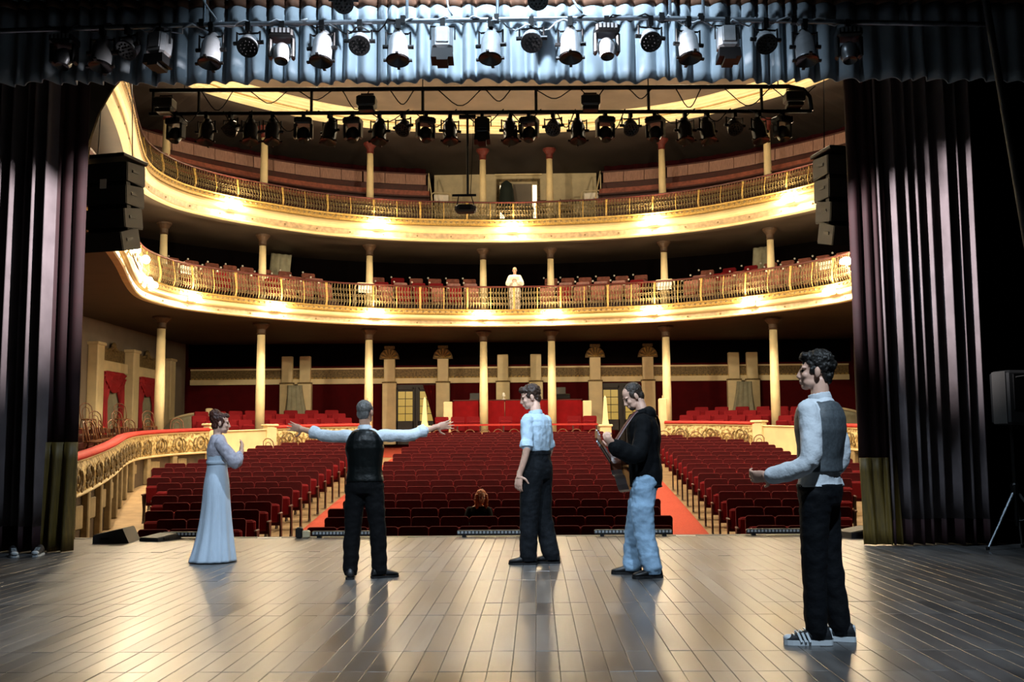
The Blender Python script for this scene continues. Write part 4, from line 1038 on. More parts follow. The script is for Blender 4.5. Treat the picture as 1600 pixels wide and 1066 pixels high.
def leg_curtain(sg, x_in, Yc, seed, lab):
    t=thing('stage_curtain',lab,'curtain')
    r=random.Random(seed); f=folds(seed,.14,.26,3.0)
    x_out=-7.6 if sg<0 else 5.95; a,b_=sorted((x_in+sg*.30,x_out))
    xs=[a+i*.011 for i in range(int((b_-a)/.011)+1)]
    cloth(xs,lambda x,tt: f(x,tt)+.03*math.sin(x*3+tt*2.5),[7.2-(7.2-.30)*k/16 for k in range(17)],Yc,'curtain','main_cloth',t)
    cloth(xs,lambda x,tt: f(x,1)+.03*math.sin(x*3+2.5),[.30,.16,.015],Yc,'curtain_red','hem_band',t)
    # lining returning to the edge: dark red above, olive gold below
    xe=[(x_in if sg>0 else x_in-.42)+i*.012 for i in range(36)]
    g=folds(seed+3,.12,.07,.8)
    zt=1.0 if sg>0 else 1.25
    cloth(xe,lambda x,tt: g(x,tt)+.02,[7.2-(7.2-zt)*k/10 for k in range(11)],Yc-.04,'curtain_red','edge_lining',t)
    cloth(xe,lambda x,tt: g(x,1)+.02-.10*tt*(.5+.5*math.sin(x*40)),[zt-(zt-.012)*k/6 for k in range(7)],Yc-.06,'curtain_gold','gold_lining',t)
    MB().tube([(x_in,Yc,7.25),(x_out,Yc,7.25)],.03,8).build('track','black_metal',t)
    for x in (x_in+sg*.3,x_out-sg*.3): MB().tube([(x,Yc,7.25),(x,Yc,9.95)],.01,5).build('suspension_wire','black_metal',t)
    return t
leg_curtain(-1,-4.60,11.85,21,'tall mauve grey stage curtain with dark hem at the left')
leg_curtain(1,4.47,12.15,34,'tall mauve grey stage curtain with olive gold edge at the right')
cloth([5.9+i*.02 for i in range(165)],folds(47,.3,.12,.8),[7-(7-.02)*k/8 for k in range(9)],12.45,'black_drape','masking_drape',None,label='black masking drape behind the right curtain',cat='curtain')
# dark red wing drape at the far right, black wing drapes
o=cloth([6.75+i*.02 for i in range(120)],folds(41,.3,.15,.8),[7-(7-.02)*k/8 for k in range(9)],11.2,'curtain_red','wing_drape',None,label='dark red wing drape at the right edge of the stage',cat='curtain')
t=thing('hanging_boom','slanting grey steel pole hanging at the upper right','pole',(5.02,9.5,5.6))
MB().tube([(0,0,0),(.40,0,-3.7)],.035,8).build('pole','steel' if False else M['cabinet_side'],t,smooth=True); MB().box((0,0,.02),(.08,.08,.1)).build('top_clamp','black_metal',t)
MB().tube([(0,0,.05),(0,0,4.35)],.01,5).build('suspension_wire','black_metal',t)

# ------------------------------------------------------------------ line array loudspeakers
def line_array(sg,X,Y,ztop,lab):
    t=thing('line_array',lab,'loudspeaker',(X,Y,ztop),sg*math.radians(12))
    z=0; ang=0; y=0
    MB().bbox((0,-.05,.04),(.80,.62,.06),.01).build('fly_frame','black_metal',t)
    h=.335
    for k in range(4):
        ang=math.radians((2,4,9,17)[k])
        R=Matrix.Rotation(ang,3,'X'); c=Vector((0,y,z-h/2))
        ol=[(-.24,-h/2),(.24,-h/2+.02),(.24,h/2-.02),(-.24,h/2)]
        # trapezoid cabinet: the front towards the house is taller than the back
        cab=MB(); hx=.36
        vs=[]
        for x in (-hx,hx):
            for (yy,zz) in ((-.22,-h/2+.03),(.24,-h/2+.004),(.24,h/2-.004),(-.22,h/2-.03)): vs.append(R@Vector((x,yy,zz))+c)
        cab.add(vs,[(0,1,2,3),(7,6,5,4),(0,4,5,1),(1,5,6,2),(2,6,7,3),(3,7,4,0)]); cab=cab.build('cabinet','cabinet',t)
        MB().box(R@Vector((0,.245,0))+c,(.66,.012,h*.85),R).build('grille','black_metal',cab)
        for s in (-1,1): MB().box(R@Vector((s*(hx+.004),.02,0))+c,(.008,.44,h*.84),R).build('side_plate','cabinet_side',cab); MB().box(R@Vector((s*(hx+.012),-.02,.02))+c,(.014,.14,.04),R).build('handle','black_plastic',cab)
        z-=h*math.cos(ang)+.008; y-=h*math.sin(ang)
    MB().box((0,-.10,-.62),(.66,.10,1.2),(.10,0,0)).build('rigging_spine','black_metal',t)  # added black box, blocks the bright slits between the cabinets
    MB().box((.0,-.262,-.36),(.10,.02,.14)).build('rear_plate','white_sign',t)
    for x in (-.3,.3): MB().tube([(x,0,.06),(x*.2,0,12.4-ztop)],.008,5).build('suspension_wire','black_metal',t)
line_array(-1,-5.62,15.0,5.44,'hanging black line array loudspeaker at the left of the proscenium')
line_array(1,5.32,15.0,5.40,'hanging black line array loudspeaker at the right of the proscenium')

# ------------------------------------------------------------------ loudspeaker on tripod, right wing
t=thing('tripod_stand','black and grey tripod speaker stand in the right wing','tripod stand',(6.0,11.55,0))
MB().tube([(0,0,.25),(0,0,1.36)],.022,8).build('pole','black_metal',t); MB().lathe([(.04,.60),(.045,.62),(.045,.70),(.035,.72)],10).build('collar','black_metal',t)
for k,(dx,dy) in enumerate(((-.36,-.10),(.35,-.18),(.12,.16))):
    b=MB(); b.tube([(0,0,.66),(dx*.55,dy*.55,.32)],.016,7); b.tube([(dx*.5,dy*.5,.345),(dx*1.05,dy*1.05,.012)],.013,7); lg=b.build('leg','steel' if k==0 else 'cabinet_side',t); MB().lathe([(.02,0),(.022,.03),(.012,.04)],8,(dx*1.05,dy*1.05,.0)).build('rubber_foot','black_plastic',lg)
    MB().tube([(0,0,.30),(dx*.5,dy*.5,.345)],.008,5).build('brace','black_metal',t)
t=thing('stage_monitor','black loudspeaker on the tripod stand in the right wing','loudspeaker',(6.06,11.55,1.36),.12)
b=MB(); ol=[(-.2,0),(.2,0),(.2,.60),(-.2,.60)]; b.bbox((0,0,.30),(.40,.36,.60),.03); b.build('cabinet','cabinet',t)
MB().bbox((.02,-.182,.36),(.30,.014,.40),.01).build('grille','black_metal',t); MB().bbox((-.205,-.03,.3),(.012,.26,.58),.004).build('side_edge','cabinet_side',t); MB().tube([(-.1,-.19,.52),(0,-.205,.535),(.1,-.19,.52)],.008,5).build('handle','cabinet_side',t); MB().lathe([(.03,0),(.03,-.05)],8).build('pole_socket','black_metal',t)
t=thing('coiled_cable','coil of grey cable lying by the tripod stand','cable',(6.42,11.35,.0))
b=MB(); b.tube([(.22*math.cos(a)*(1+.04*math.sin(3*a)),.16*math.sin(a),.015+.004*a) for a in [k*.35 for k in range(72)]],.009,5); b.build('loops','cabinet_side',t,smooth=True)
MB().tube([(.2,.05,.05),(-.2,.06,.05)],.006,5).build('tie','black_plastic',t)

# ------------------------------------------------------------------ footlights, monitors and small things along the stage lip
M['led_dot']=mat('led lens array','8f959b',.3,emis='aab4bd',estr=.03)
for k,(x0,x1,lab) in enumerate(((-4.15,-3.62,'short LED batten on the lip behind the gown'),(-2.2,-1.25,'LED batten on the lip behind the outstretched man'),(-.32,.62,'LED batten on the lip left of the white-shirted man'),(1.45,2.45,'LED batten on the lip behind the guitarist'),(3.4,4.3,'LED batten on the lip left of the sneakered man'))):
    t=thing('led_batten',lab,'stage light',((x0+x1)/2,13.40,0),0,'LED battens along the stage lip'); L_=x1-x0
    MB().bbox((0,0,.055),(L_,.075,.06),.012).build('housing','cabinet',t); 
    for s in (-1,1): MB().box((s*L_*.4,0,.014),(.05,.09,.028)).build('foot','black_metal',t)
    b=MB(); n=int(L_/.045)
    for i in range(n): b.bbox((-L_/2+L_*(i+.5)/n,-.038,.06),(.028,.01,.03),.004)
    b.build('led_row','led_dot',t,kind='stuff')
def wedge(x,y,rz,w,h,lab):
    t=thing('floor_monitor',lab,'loudspeaker',(x,y,0),rz)
    b=MB(); b.prism([(-.2,0),(.24,0),(.16,h),(-.2,h*.55)],-w/2,w/2); b.build('cabinet','cabinet',t)
    T=Matrix.Translation((-.02,0,h*.78))
    b=MB(); b.box((-.02,0,h*.80),(.36,w*.9,.012),Euler((0,-math.atan2(h*.45,.36),0)).to_matrix()); b.build('grille','cabinet_side',t)
    MB().box((-.05,-w/2-.006,h*.35),(.1,.012,.03)).build('handle','black_metal',t)
wedge(-4.62,13.02,.1,.5,.17,'low grey floor monitor on the lip beside the left curtain')
wedge(-4.12,13.2,1.2,.30,.07,'flat black floor box on the lip behind the gown')
wedge(4.72,13.1,.3,.36,.12,'dark floor wedge on the lip beside the right curtain')
t=thing('cable_box','small black cable box at the head of the left aisle','box',(-2.36,13.36,0)); MB().bbox((0,0,.07),(.09,.08,.14),.015).build('box','black_plastic',t); MB().bbox((.09,.0,.05),(.10,.07,.10),.015).build('lid','cream_dull',t)
t=thing('paper_sheet','white paper sheet lying on the stage lip by the left aisle','paper',(-2.75,13.36,.0)); MB().box((0,0,.004),(.3,.08,.004),(0,0,.1)).build('sheet','white_sign',t)
t=thing('paper_sheet','white paper sheet lying on the lip right of the guitarist','paper',(2.62,13.36,.0)); MB().box((0,0,.004),(.25,.08,.004),(0,0,-.1)).build('sheet','white_sign',t)

# work light fixtures over the stage and added house downlights (they carry the lights set at the top)
for k,(p,tg,e,sa,c) in enumerate(WORK):
    d=(Vector(tg)-Vector(p)).normalized(); R=d.to_track_quat('-Z','Y').to_matrix()
    t=thing('work_light','flood work light hung above the stage, %s'%['over the border','left','right','aimed at the left curtain','aimed at the right curtain'][k],'stage light',p)
    b=MB(); b.lathe([(.20,.02),(.19,.10),(.08,.22),(.0,.23)],16,(0,0,0),R,False); b.build('reflector','grey_metal',t,smooth=True)
    MB().tube([(-.22,0,.0),(-.22,0,.35),(.22,0,.35),(.22,0,.0)],.012,5).build('yoke','black_metal',t); MB().tube([(0,0,.35),(0,0,9.95-p[2])],.015,5).build('drop_rod','black_metal',t)
for k,(p,tg) in enumerate(HOUSE):
    d=(Vector(tg)-Vector(p)).normalized(); R=d.to_track_quat('-Z','Y').to_matrix()
    t=thing('house_floodlight','warm floodlight on the house side of the proscenium, %s'%['left','right'][k],'lamp',p)
    b=MB(); b.lathe([(.24,.02),(.23,.10),(.10,.22),(.0,.23)],16,(0,0,0),R,False); b.build('reflector','black_metal',t,smooth=True)
    MB().tube([(0,0,.1),(0,-.4,.1),(0,-.78,.1)],.03,6).build('wall_bracket','black_metal',t)

for k,p in enumerate(DOWN):
    t=thing('ceiling_downlight','recessed ceiling downlight of the auditorium, %s'%['left','right','rear'][k],'lamp',(p[0],p[1],12.42))
    MB().lathe([(.26,0),(.26,-.10),(.22,-.12)],18,cap=False).build('housing_ring','gilt',t); MB().lathe([(.22,-.02),(.05,-.02)],18,cap=False).build('reflector','grey_metal',t)
# shoes poking out under the left curtain
M['rubber']=mat('white rubber','c9d2d8',.5); M['shoe_black']=mat('black shoe leather','0d0e10',.45,var=.2,vscale=20); M['sneaker']=mat('navy black suede','14181e',.7,var=.2,vscale=40)
def shoe_rings(L=.28,w=.048,h=.085):
    return [(-.5*L,.55*w,.5*h,.02),(-.46*L,.8*w,.95*h,.03),(-.36*L,.9*w,1.15*h,.03),(-.2*L,.85*w,1.1*h,.03),(-.02*L,.88*w,.85*h,.03),(.18*L,1.0*w,.62*h,.03),(.34*L,.95*w,.48*h,.03),(.44*L,.72*w,.38*h,.03),(.495*L,.35*w,.25*h,.03)]
def shoe_mesh(b, T, L=.28, w=.048, h=.085, sole=.018):
    vs=[];fs=[]; R=shoe_rings(L,w,h); n=12
    for (y,hw,hh,_) in R:
        for k in range(n):
            a=2*PI*k/n; cz,sz=math.cos(a),math.sin(a); z=sole+max(0,hh*(.5+.5*sz)); x=hw*cz*(1 if sz<.2 else 1-.18*sz)
            vs.append(T@Vector((x,y,z)))
    for i in range(len(R)-1):
        for k in range(n): j=(k+1)%n; fs.append((i*n+k,i*n+j,(i+1)*n+j,(i+1)*n+k))
    fs += [tuple(range(n-1,-1,-1)),tuple((len(R)-1)*n+k for k in range(n))]
    b.add(vs,fs); return b
def sole_mesh(b,T,L=.28,w=.048,t=.02):
    ol=[]; R=shoe_rings(L,w,.08)
    for (y,hw,_,_) in R: ol.append((hw*1.06,y*1.02))
    for (y,hw,_,_) in reversed(R): ol.append((-hw*1.06,y*1.02))
    n=len(ol); vs=[T@Vector((x,y,0.001)) for x,y in ol]+[T@Vector((x,y,t)) for x,y in ol]
    fs=[tuple(range(n-1,-1,-1)),tuple(range(n,2*n))]+[(i,(i+1)%n,(i+1)%n+n,i+n) for i in range(n)]
    return b.add(vs,fs)
for k,(x,y,rz) in enumerate(((-5.03,11.28,PI+.55),(-4.80,11.36,PI+.2))):
    t=thing('sneaker','%s white-toed sneaker poking out under the left curtain'%['left-hand','right-hand'][k],'shoe',(x,y,0),rz)
    I=Matrix.Identity(4); shoe_mesh(MB(),I).build('upper','sneaker',t,True); sole_mesh(MB(),I).build('sole','rubber',t)
    MB().ell((0,.105,.04),(.042,.04,.028),None,10,6).build('toe_cap','rubber',t,True)
    b=MB(); 
    for q in range(3): b.box((0,.0+.025*q,.088-.010*q),(.05,.008,.008))
    b.build('laces','rubber',t)
# ------------------------------------------------------------------ people
SKIN=mat('skin','c99a80',.5,var=.12,vscale=14); SKIN2=mat('pale skin','d6ab95',.5,var=.12,vscale=14)
def hairmat(n,c): return mat(n,c,.55,var=.5,vscale=30,bump=.5,bscale=70,stretch=(1,1,.5))
H_GREY=hairmat('short grey hair','6f6c69'); H_BROWN=hairmat('brown hair','3a2417'); H_DARK=hairmat('dark curly hair','16130f'); H_LIGHT=hairmat('cropped brown hair','33281f'); H_AUB=hairmat('auburn hair','4a2416'); H_RED=hairmat('copper hair','b5602c')
EYE=mat('eye','1a120d',.2); LIP=mat('brow','1d130e',.6)
SCR=bpy.data.scenes.new('scratch')   # modifiers are evaluated here, away from the large scene
def fuse(name, mb, m, parent=None, voxel=.008, smooth=4, wr=0., wf=(12,12,5), seed=0, **kw):
    tmp=mb.mesh('tmp'); o=bpy.data.objects.new('tmp',tmp); SCR.collection.objects.link(o)
    r=o.modifiers.new('r','REMESH'); r.mode='VOXEL'; r.voxel_size=voxel
    if smooth: s=o.modifiers.new('s','SMOOTH'); s.iterations=smooth; s.factor=.5
    vl=SCR.view_layers[0]; vl.update(); dg=vl.depsgraph; me=bpy.data.meshes.new_from_object(o.evaluated_get(dg)); bpy.data.objects.remove(o); bpy.data.meshes.remove(tmp)
    me.name=name; me.materials.clear(); me.materials.append(m if not isinstance(m,str) else M[m])
    if wr:
        n=len(me.vertices); co=[0.]*(3*n); no=[0.]*(3*n); me.vertices.foreach_get('co',co); me.vertices.foreach_get('normal',no)
        for i in range(0,3*n,3):
            q=Vector((co[i]*wf[0]+seed,co[i+1]*wf[1],co[i+2]*wf[2])); k=wr*(noise.noise(q)+.5*noise.noise(q*2.1+Vector((3,1,7))))
            co[i]+=no[i]*k; co[i+1]+=no[i+1]*k; co[i+2]+=no[i+2]*k
        me.vertices.foreach_set('co',co)
    me.polygons.foreach_set('use_smooth',[True]*len(me.polygons)); me.update()
    return obj(name,me,parent,**kw)
def rings(b, R, n=22, e=2.3):
    vs=[];fs=[]
    for (cx,cy,cz,rx,ry) in R:
        for k in range(n):
            a=2*PI*k/n; c,s=math.cos(a),math.sin(a)
            vs.append((cx+rx*math.copysign(abs(c)**(2/e),c),cy+ry*math.copysign(abs(s)**(2/e),s),cz))
    m=len(R)
    for i in range(m-1):
        for k in range(n): j=(k+1)%n; fs.append((i*n+k,i*n+j,(i+1)*n+j,(i+1)*n+k))
    fs += [tuple(range(n-1,-1,-1)),tuple((m-1)*n+k for k in range(n))]
    return b.add(vs,fs)
def interp(pts, rad, n=5):
    # smooth path with interpolated radii
    P=catmull([tuple(p) for p in pts],n); out=[]
    for i in range(len(P)):
        u=i/n; k=min(int(u),len(rad)-2); f=u-k; out.append(rad[k]*(1-f)+rad[k+1]*f)
    return P,out
def limb(b, pts, rad, n=14, ell=1.0):
    P,R=interp(pts,rad); b.tube(P,R,n,True,ell)
    b.ell(P[0],R[0]*.98,None,10,6); b.ell(P[-1],R[-1]*.98,None,10,6); return b
def hand(b, w, d, nrm, side, curl=.3, spread=.12, s=1., thumb=.75):
    d=d.normalized(); nrm=(nrm-d*nrm.dot(d)).normalized(); t=d.cross(nrm)*side
    Rm=Matrix((t,d,nrm)).transposed()
    b.ell(w+d*.055*s,(.040*s,.056*s,.017*s),Rm,12,8); b.ell(w+d*.078*s,(.041*s,.03*s,.014*s),Rm,12,8)
    b.tube([w-d*.03*s,w+d*.03*s],[.026*s,.028*s],10)
    for k,(off,ln) in enumerate(((.031,.072),(.0105,.083),(-.0105,.077),(-.030,.060))):
        p=w+d*.092*s+t*off*s; dr=(d+t*(off*spread*22)).normalized(); ax=dr.cross(nrm)
        pts=[p-dr*.02*s,p]; a=0
        for q,seg in enumerate((.45,.32,.23)):
            a+=curl*(.8+.25*q)*(1+.12*k); dd=dr*math.cos(a)+nrm*math.sin(a); p=p+dd*ln*seg*s; pts.append(p)
        b.tube(pts,[.0095*s,.0092*s,.0085*s,.0078*s,.0062*s],8); b.ell(pts[-1],.0062*s,None,6,4)
    p=w+d*.022*s+t*.032*s; d1=(d*(1-thumb)+t*thumb+nrm*.25).normalized(); d2=(d*.8+t*.45+nrm*(.25+curl*.5)).normalized()
    pts=[p-d1*.02*s,p+d1*.03*s,p+d1*.036*s+d2*.022*s,p+d1*.036*s+d2*.05*s]; b.tube(pts,[.014*s,.0115*s,.0098*s,.0075*s],8)
def head(b, c, R, s=1., jaw=1.):
    def E(p,r): b.ell(c+R@(Vector(p)*s),tuple(x*s for x in r),R,14,10)
    E((0,-.012,.038),(.075,.096,.083)); E((0,.026,-.022),(.060,.068,.086)); E((0,.055,-.092),(.030*jaw,.030,.022))
    for q in (-1,1):
        E((q*.030,.028,-.068),(.030*jaw,.046,.034)); E((q*.036,.062,-.024),(.022,.022,.022)); E((q*.078,-.010,-.006),(.011,.020,.033)); E((q*.011,.096,-.036),(.010,.011,.009)); E((q*.034,.072,.024),(.026,.018,.009))
    b.tube([c+R@(Vector(p)*s) for p in ((0,.086,.018),(0,.095,-.008),(0,.106,-.032),(0,.095,-.042))],[.009*s,.010*s,.013*s,.008*s],8)
    E((0,.088,-.060),(.023,.011,.006)); E((0,.085,-.071),(.020,.011,.007))
def face_bits(parent, c, R, s=1.):
    for q in (-1,1):
        b=MB(); b.ell(c+R@(Vector((q*.031,.078,.003))*s),.0105*s,None,10,6); b.build('eye',EYE,parent,True)
        b=MB(); b.tube([c+R@(Vector(p)*s) for p in ((q*.014,.090,.024),(q*.032,.088,.030),(q*.050,.074,.025))],[.003*s,.004*s,.002*s],6); b.build('eyebrow',LIP,parent,True)
def Rz(a): return Matrix.Rotation(math.radians(a),3,'Z')
def Rx(a): return Matrix.Rotation(math.radians(a),3,'X')

def man(label, loc, heading, H, pose, wear, skin, hair, hairstyle):
    """pose: dict of local points (x right, y forward, z up) for a 1.78 m figure, scaled to H"""
    k=H/1.78; S=lambda p: Vector(p)*k
    P={n:(S(p) if isinstance(p,tuple) else p) for n,p in pose.items() if not n.startswith('_')}
    lean=pose.get('_lean',(0,0))
    def tor(grow,gz=0):   # torso rings
        base=[(.84,.14,.105),(.90,.165,.118),(.97,.168,.120),(1.04,.152,.108),(1.12,.146,.102),(1.21,.156,.110),(1.30,.172,.120),(1.38,.182,.118),(1.43,.176,.104),(1.47,.135,.085),(1.50,.085,.068)]
        out=[]
        for z,rx,ry in base:
            u=max(0,(z-.95)/.5); yo=-.012*math.sin(PI*min(1,max(0,(z-1.05)/.45)))
            out.append((lean[0]*u*k,(lean[1]*u+yo)*k,z*k,(rx+grow)*k,(ry+grow)*k))
        return out
    hb=pose.get('_head',(0,0,0)); hR=Rz(hb[0])@Rx(hb[1])
    hc=S((lean[0]*1.25,lean[1]*1.25+.015+pose.get('_headfwd',0),1.665))
    b=MB(); rings(b,tor(-.02)[1:]); head(b,hc,hR,k)
    limb(b,[hc+hR@(Vector((0,-.03,-.05))*k),S((lean[0]*1.1,lean[1]*1.1-.012,1.53)),S((lean[0],lean[1]-.012,1.45))],[.054*k,.056*k,.070*k])
    for sd in 'LR':
        q=-1 if sd=='L' else 1
        limb(b,[P['sh'+sd],P['el'+sd],P['wr'+sd]],[.046*k,.038*k,.026*k])
        limb(b,[P['hip'+sd],P['kn'+sd],P['an'+sd]],[.075*k,.052*k,.036*k])
        a=P['an'+sd]; f=Rz(pose.get('_foot'+sd,0)); limb(b,[a,a+f@(Vector((0,.03,-.035))*k),a+f@(Vector((0,.13,-.055))*k)],[.034*k,.034*k,.022*k])
        hd=pose['_hand'+sd]; hand(b,P['wr'+sd],Vector(hd[0]),Vector(hd[1]),q*(hd[4] if len(hd)>4 else 1),hd[2],hd[3],k*1.10)
    body=fuse('person',b,skin,None,.0055,3,loc=loc,rot=(0,0,math.radians(heading)),label=label,cat='person')
    face_bits(body,hc,hR,k)
    # hair
    b=MB(); hs=hairstyle
    b.ell(hc+hR@(Vector((0,-.026,.048+hs.get('up',0)))*k),tuple(x*k*hs.get('s',1) for x in (.081,.094,.083)),hR,16,12)
    b.ell(hc+hR@(Vector((0,-.062,-.015))*k),tuple(x*k for x in (.068,.046,.062)),hR,14,10)
    for q in (-1,1): b.ell(hc+hR@(Vector((q*.062,.008,.028))*k),tuple(x*k for x in (.018,.034,.040)),hR,10,8)
    if hs.get('fringe'): b.ell(hc+hR@(Vector((0,.055,.092))*k),tuple(x*k for x in (.062,.045,.034)),hR,14,10)
    fuse('hair',b,hair,body,.006,2,hs.get('amp',.003),(hs.get('f',60),)*3)
    if hs.get('beard'):
        b=MB(); b.ell(hc+hR@(Vector((0,.050,-.088))*k),tuple(x*k for x in (.040,.040,.030)),hR,12,8)
        for q in (-1,1): b.ell(hc+hR@(Vector((q*.038,.026,-.070))*k),tuple(x*k for x in (.020,.034,.026)),hR,12,8)
        b.ell(hc+hR@(Vector((0,.089,-.050))*k),tuple(x*k for x in (.026,.012,.006)),hR,10,6)
        fuse('beard',b,hair,body,.006,2,.002,(70,)*3)
    # trousers
    tr=wear['trousers']; b=MB(); g=tr.get('g',.0)
    R=[r for r in tor(.012+g*.4) if r[2]<=tr.get('top',1.06)*k]; rings(b,R)
    for sd in 'LR':
        limb(b,[P['hip'+sd]+Vector((0,0,.02*k)),P['kn'+sd],P['an'+sd]+Vector((0,0,-.012*k))],[(.100+g)*k,(.074+g)*k,(.062+g*1.1)*k],18)
    cut=.035*k
    o=fuse('trousers',b,tr['m'],body,.009,4,tr.get('wr',.008),(9,9,14),3)
    me=o.data
    for v in me.vertices:
        if v.co.z<cut: v.co.z=cut+(v.co.z-cut)*.1
    if wear.get('belt'):
        b=MB(); R=tor(.018+g*.4); z=tr.get('top',1.06)
        rr=[r for r in R if abs(r[2]-z*k)<.045*k][:1] or [R[3]]; r=rr[0]; rings(b,[(r[0],r[1],z*k-.03*k,r[3],r[4]),(r[0],r[1],z*k,r[3],r[4])]); b.build('waistband',wear['belt'],body)
    # shirt or jacket
    sh=wear['shirt']; g=sh.get('g',.012); b=MB()
    z0=sh.get('hem',.98); R=[r for r in tor(sh.get('gt',g)) if r[2]>=z0*k-.001]
    if sh.get('skirt'): r0=R[0]; R=[(r0[0],r0[1],r0[2]-.02*k,r0[3]*1.05,r0[4]*1.08)]+R
    rings(b,R)
    for sd in 'LR':
        q=-1 if sd=='L' else 1; s_,e_,w_=P['sh'+sd],P['el'+sd],P['wr'+sd]; f=sh.get('sleeve',1.0)
        if f<=.55: end=s_.lerp(e_,.9); pts=[s_,s_.lerp(e_,.5),end]
        else: pts=[s_,e_,e_.lerp(w_,f)]
        limb(b,pts,[(.058+g*.6)*k,(.047+g)*k,(.036+g*1.1)*k],16)
        if sh.get('roll'): d=(pts[-1]-pts[-2]).normalized(); b.tube([pts[-1]-d*.05*k,pts[-1]+d*.012*k],[(.050+g)*k,(.056+g)*k],16)
    fuse('shirt' if not sh.get('name') else sh['name'],b,sh['m'],body,.0085,3,sh.get('wr',.007),sh.get('wf',(10,10,8)),1)
    if sh.get('cuff'):
        for sd in 'LR':
            e_,w_=P['el'+sd],P['wr'+sd]; d=(w_-e_).normalized(); b=MB(); b.tube([w_-d*.075*k,w_-d*.0*k],[.043*k,.039*k],16); b.build('cuff',sh['m'],body,True)
    if sh.get('collar'):
        c0=S((lean[0],lean[1]-.012,1.495)); b=MB()
        b.lathe([(.070*k,-.02*k),(.074*k,0),(.068*k,.035*k),(.062*k,.038*k),(.060*k,.0),(.062*k,-.02*k)],20,c0,Rx(-10)); fuse('collar',b,sh['m'],body,.006,1,0)
    if wear.get('vest'):
        vs=wear['vest']; b=MB(); R=[list(r) for r in tor(.028)]; out=[]
        for r in R:
            if r[2]<vs.get('hem',.99)*k: continue
            z=r[2]/k; lim={1.30:.200,1.38:.188,1.43:.170,1.47:.132,1.50:.088}
            for zz,l in lim.items():
                if abs(z-zz)<.01: r[3]=(l+.0)*k; r[4]=r[4]+.004*k
            out.append(tuple(r))
        out[-1]=(out[-1][0],out[-1][1],1.495*k,.078*k,.07*k)
        fuse('waistcoat',b if not rings(b,out) else b,vs['m'],body,.0085,2,.004,(9,9,6),5)
    if wear.get('hood'):
        b=MB(); c0=S((lean[0],lean[1]-.07,1.50)); b.ell(c0,(.125*k,.075*k,.075*k),Rx(25),16,10); b.tube([S((lean[0]+x,lean[1]+y,1.50+z)) for x,y,z in ((-.10,-.05,.02),(-.10,.03,.0),(-.05,.09,-.04),(0,.10,-.05),(.05,.09,-.04),(.10,.03,.0),(.10,-.05,.02))],.034*k,10)
        fuse('hood',b,sh['m'],body,.008,3,.006,(16,16,16))
    # shoes
    for sd in 'LR':
        a=P['an'+sd]; T=Matrix.Translation((a.x,a.y,0))@Rz(pose.get('_foot'+sd,0)).to_4x4()@Matrix.Translation((0,.055*k,pose.get('_lift'+sd,0)))
        b=MB(); shoe_mesh(b,T,.285*k,.048*k,.088*k); s1=b.build('shoe',wear['shoe'],body,True)
        sole_mesh(MB(),T,.285*k,.048*k,wear.get('sole_t',.02)).build('sole',wear.get('sole','shoe_black'),s1)
        if wear.get('stripes'):
            for q in (-1,1):
                for j in range(3):
                    c=T@Vector((q*.046*k,(.005+.026*j)*k,.050*k)); b=MB(); b.box(c,(.012*k,.013*k,.058*k),(T.to_3x3()@Euler((-.35,-q*.28,0)).to_matrix())); b.build('stripe','rubber',s1)
            b=MB(); b.ell(T@Vector((0,.115*k,.040*k)),(.034*k,.034*k,.022*k),T.to_3x3(),10,6); b.build('toe_patch','rubber',s1,True)
            b=MB(); b.bbox(T@Vector((0,-.132*k,.075*k)),(.05*k,.022*k,.05*k),.008,T.to_3x3()); b.build('heel_tab','rubber',s1)
            b=MB()
            for j in range(4): b.box(T@Vector((0,(.02+.022*j)*k,(.094-.011*j)*k)),(.052*k,.007*k,.007*k),T.to_3x3())
            b.build('laces','rubber',s1)
    return body,k,hc,hR

M['shirt_white']=mat('white cotton shirt','cdd6de',.8,var=.08,vscale=9,bump=.7,bscale=13,spec=.2)
M['shirt_blue']=mat('pale blue cotton shirt','b4cbdd',.8,var=.08,vscale=9,bump=.7,bscale=13,spec=.2)
M['satin_dark']=mat('dark green black satin','030707',.42,spec=.3,var=.3,vscale=6,bump=.5,bscale=10)
M['tweed']=mat('grey wool waistcoat','4a5258',.6,var=.25,vscale=60)
M['trouser_black']=mat('black wool trousers','060709',.85,var=.2,vscale=8,bump=.5,bscale=12,spec=.15)
M['trouser_grey']=mat('charcoal tweed trousers','14171b',.85,var=.3,vscale=70,bump=.5,bscale=12,spec=.15)
M['trouser_navy']=mat('navy black trousers','070b11',.8,var=.3,vscale=6,bump=.6,bscale=12,spec=.2)
M['denim']=mat('light blue denim','86a4be',.85,var=.3,vscale=5,bump=.8,bscale=11,spec=.2)
M['hoodie']=mat('black cotton hoodie','05070a',.85,var=.3,vscale=6,bump=.6,bscale=11,spec=.15)
STAND={'shL':(-.168,0,1.425),'shR':(.168,0,1.425),'hipL':(-.088,0,.90),'hipR':(.088,0,.90)}

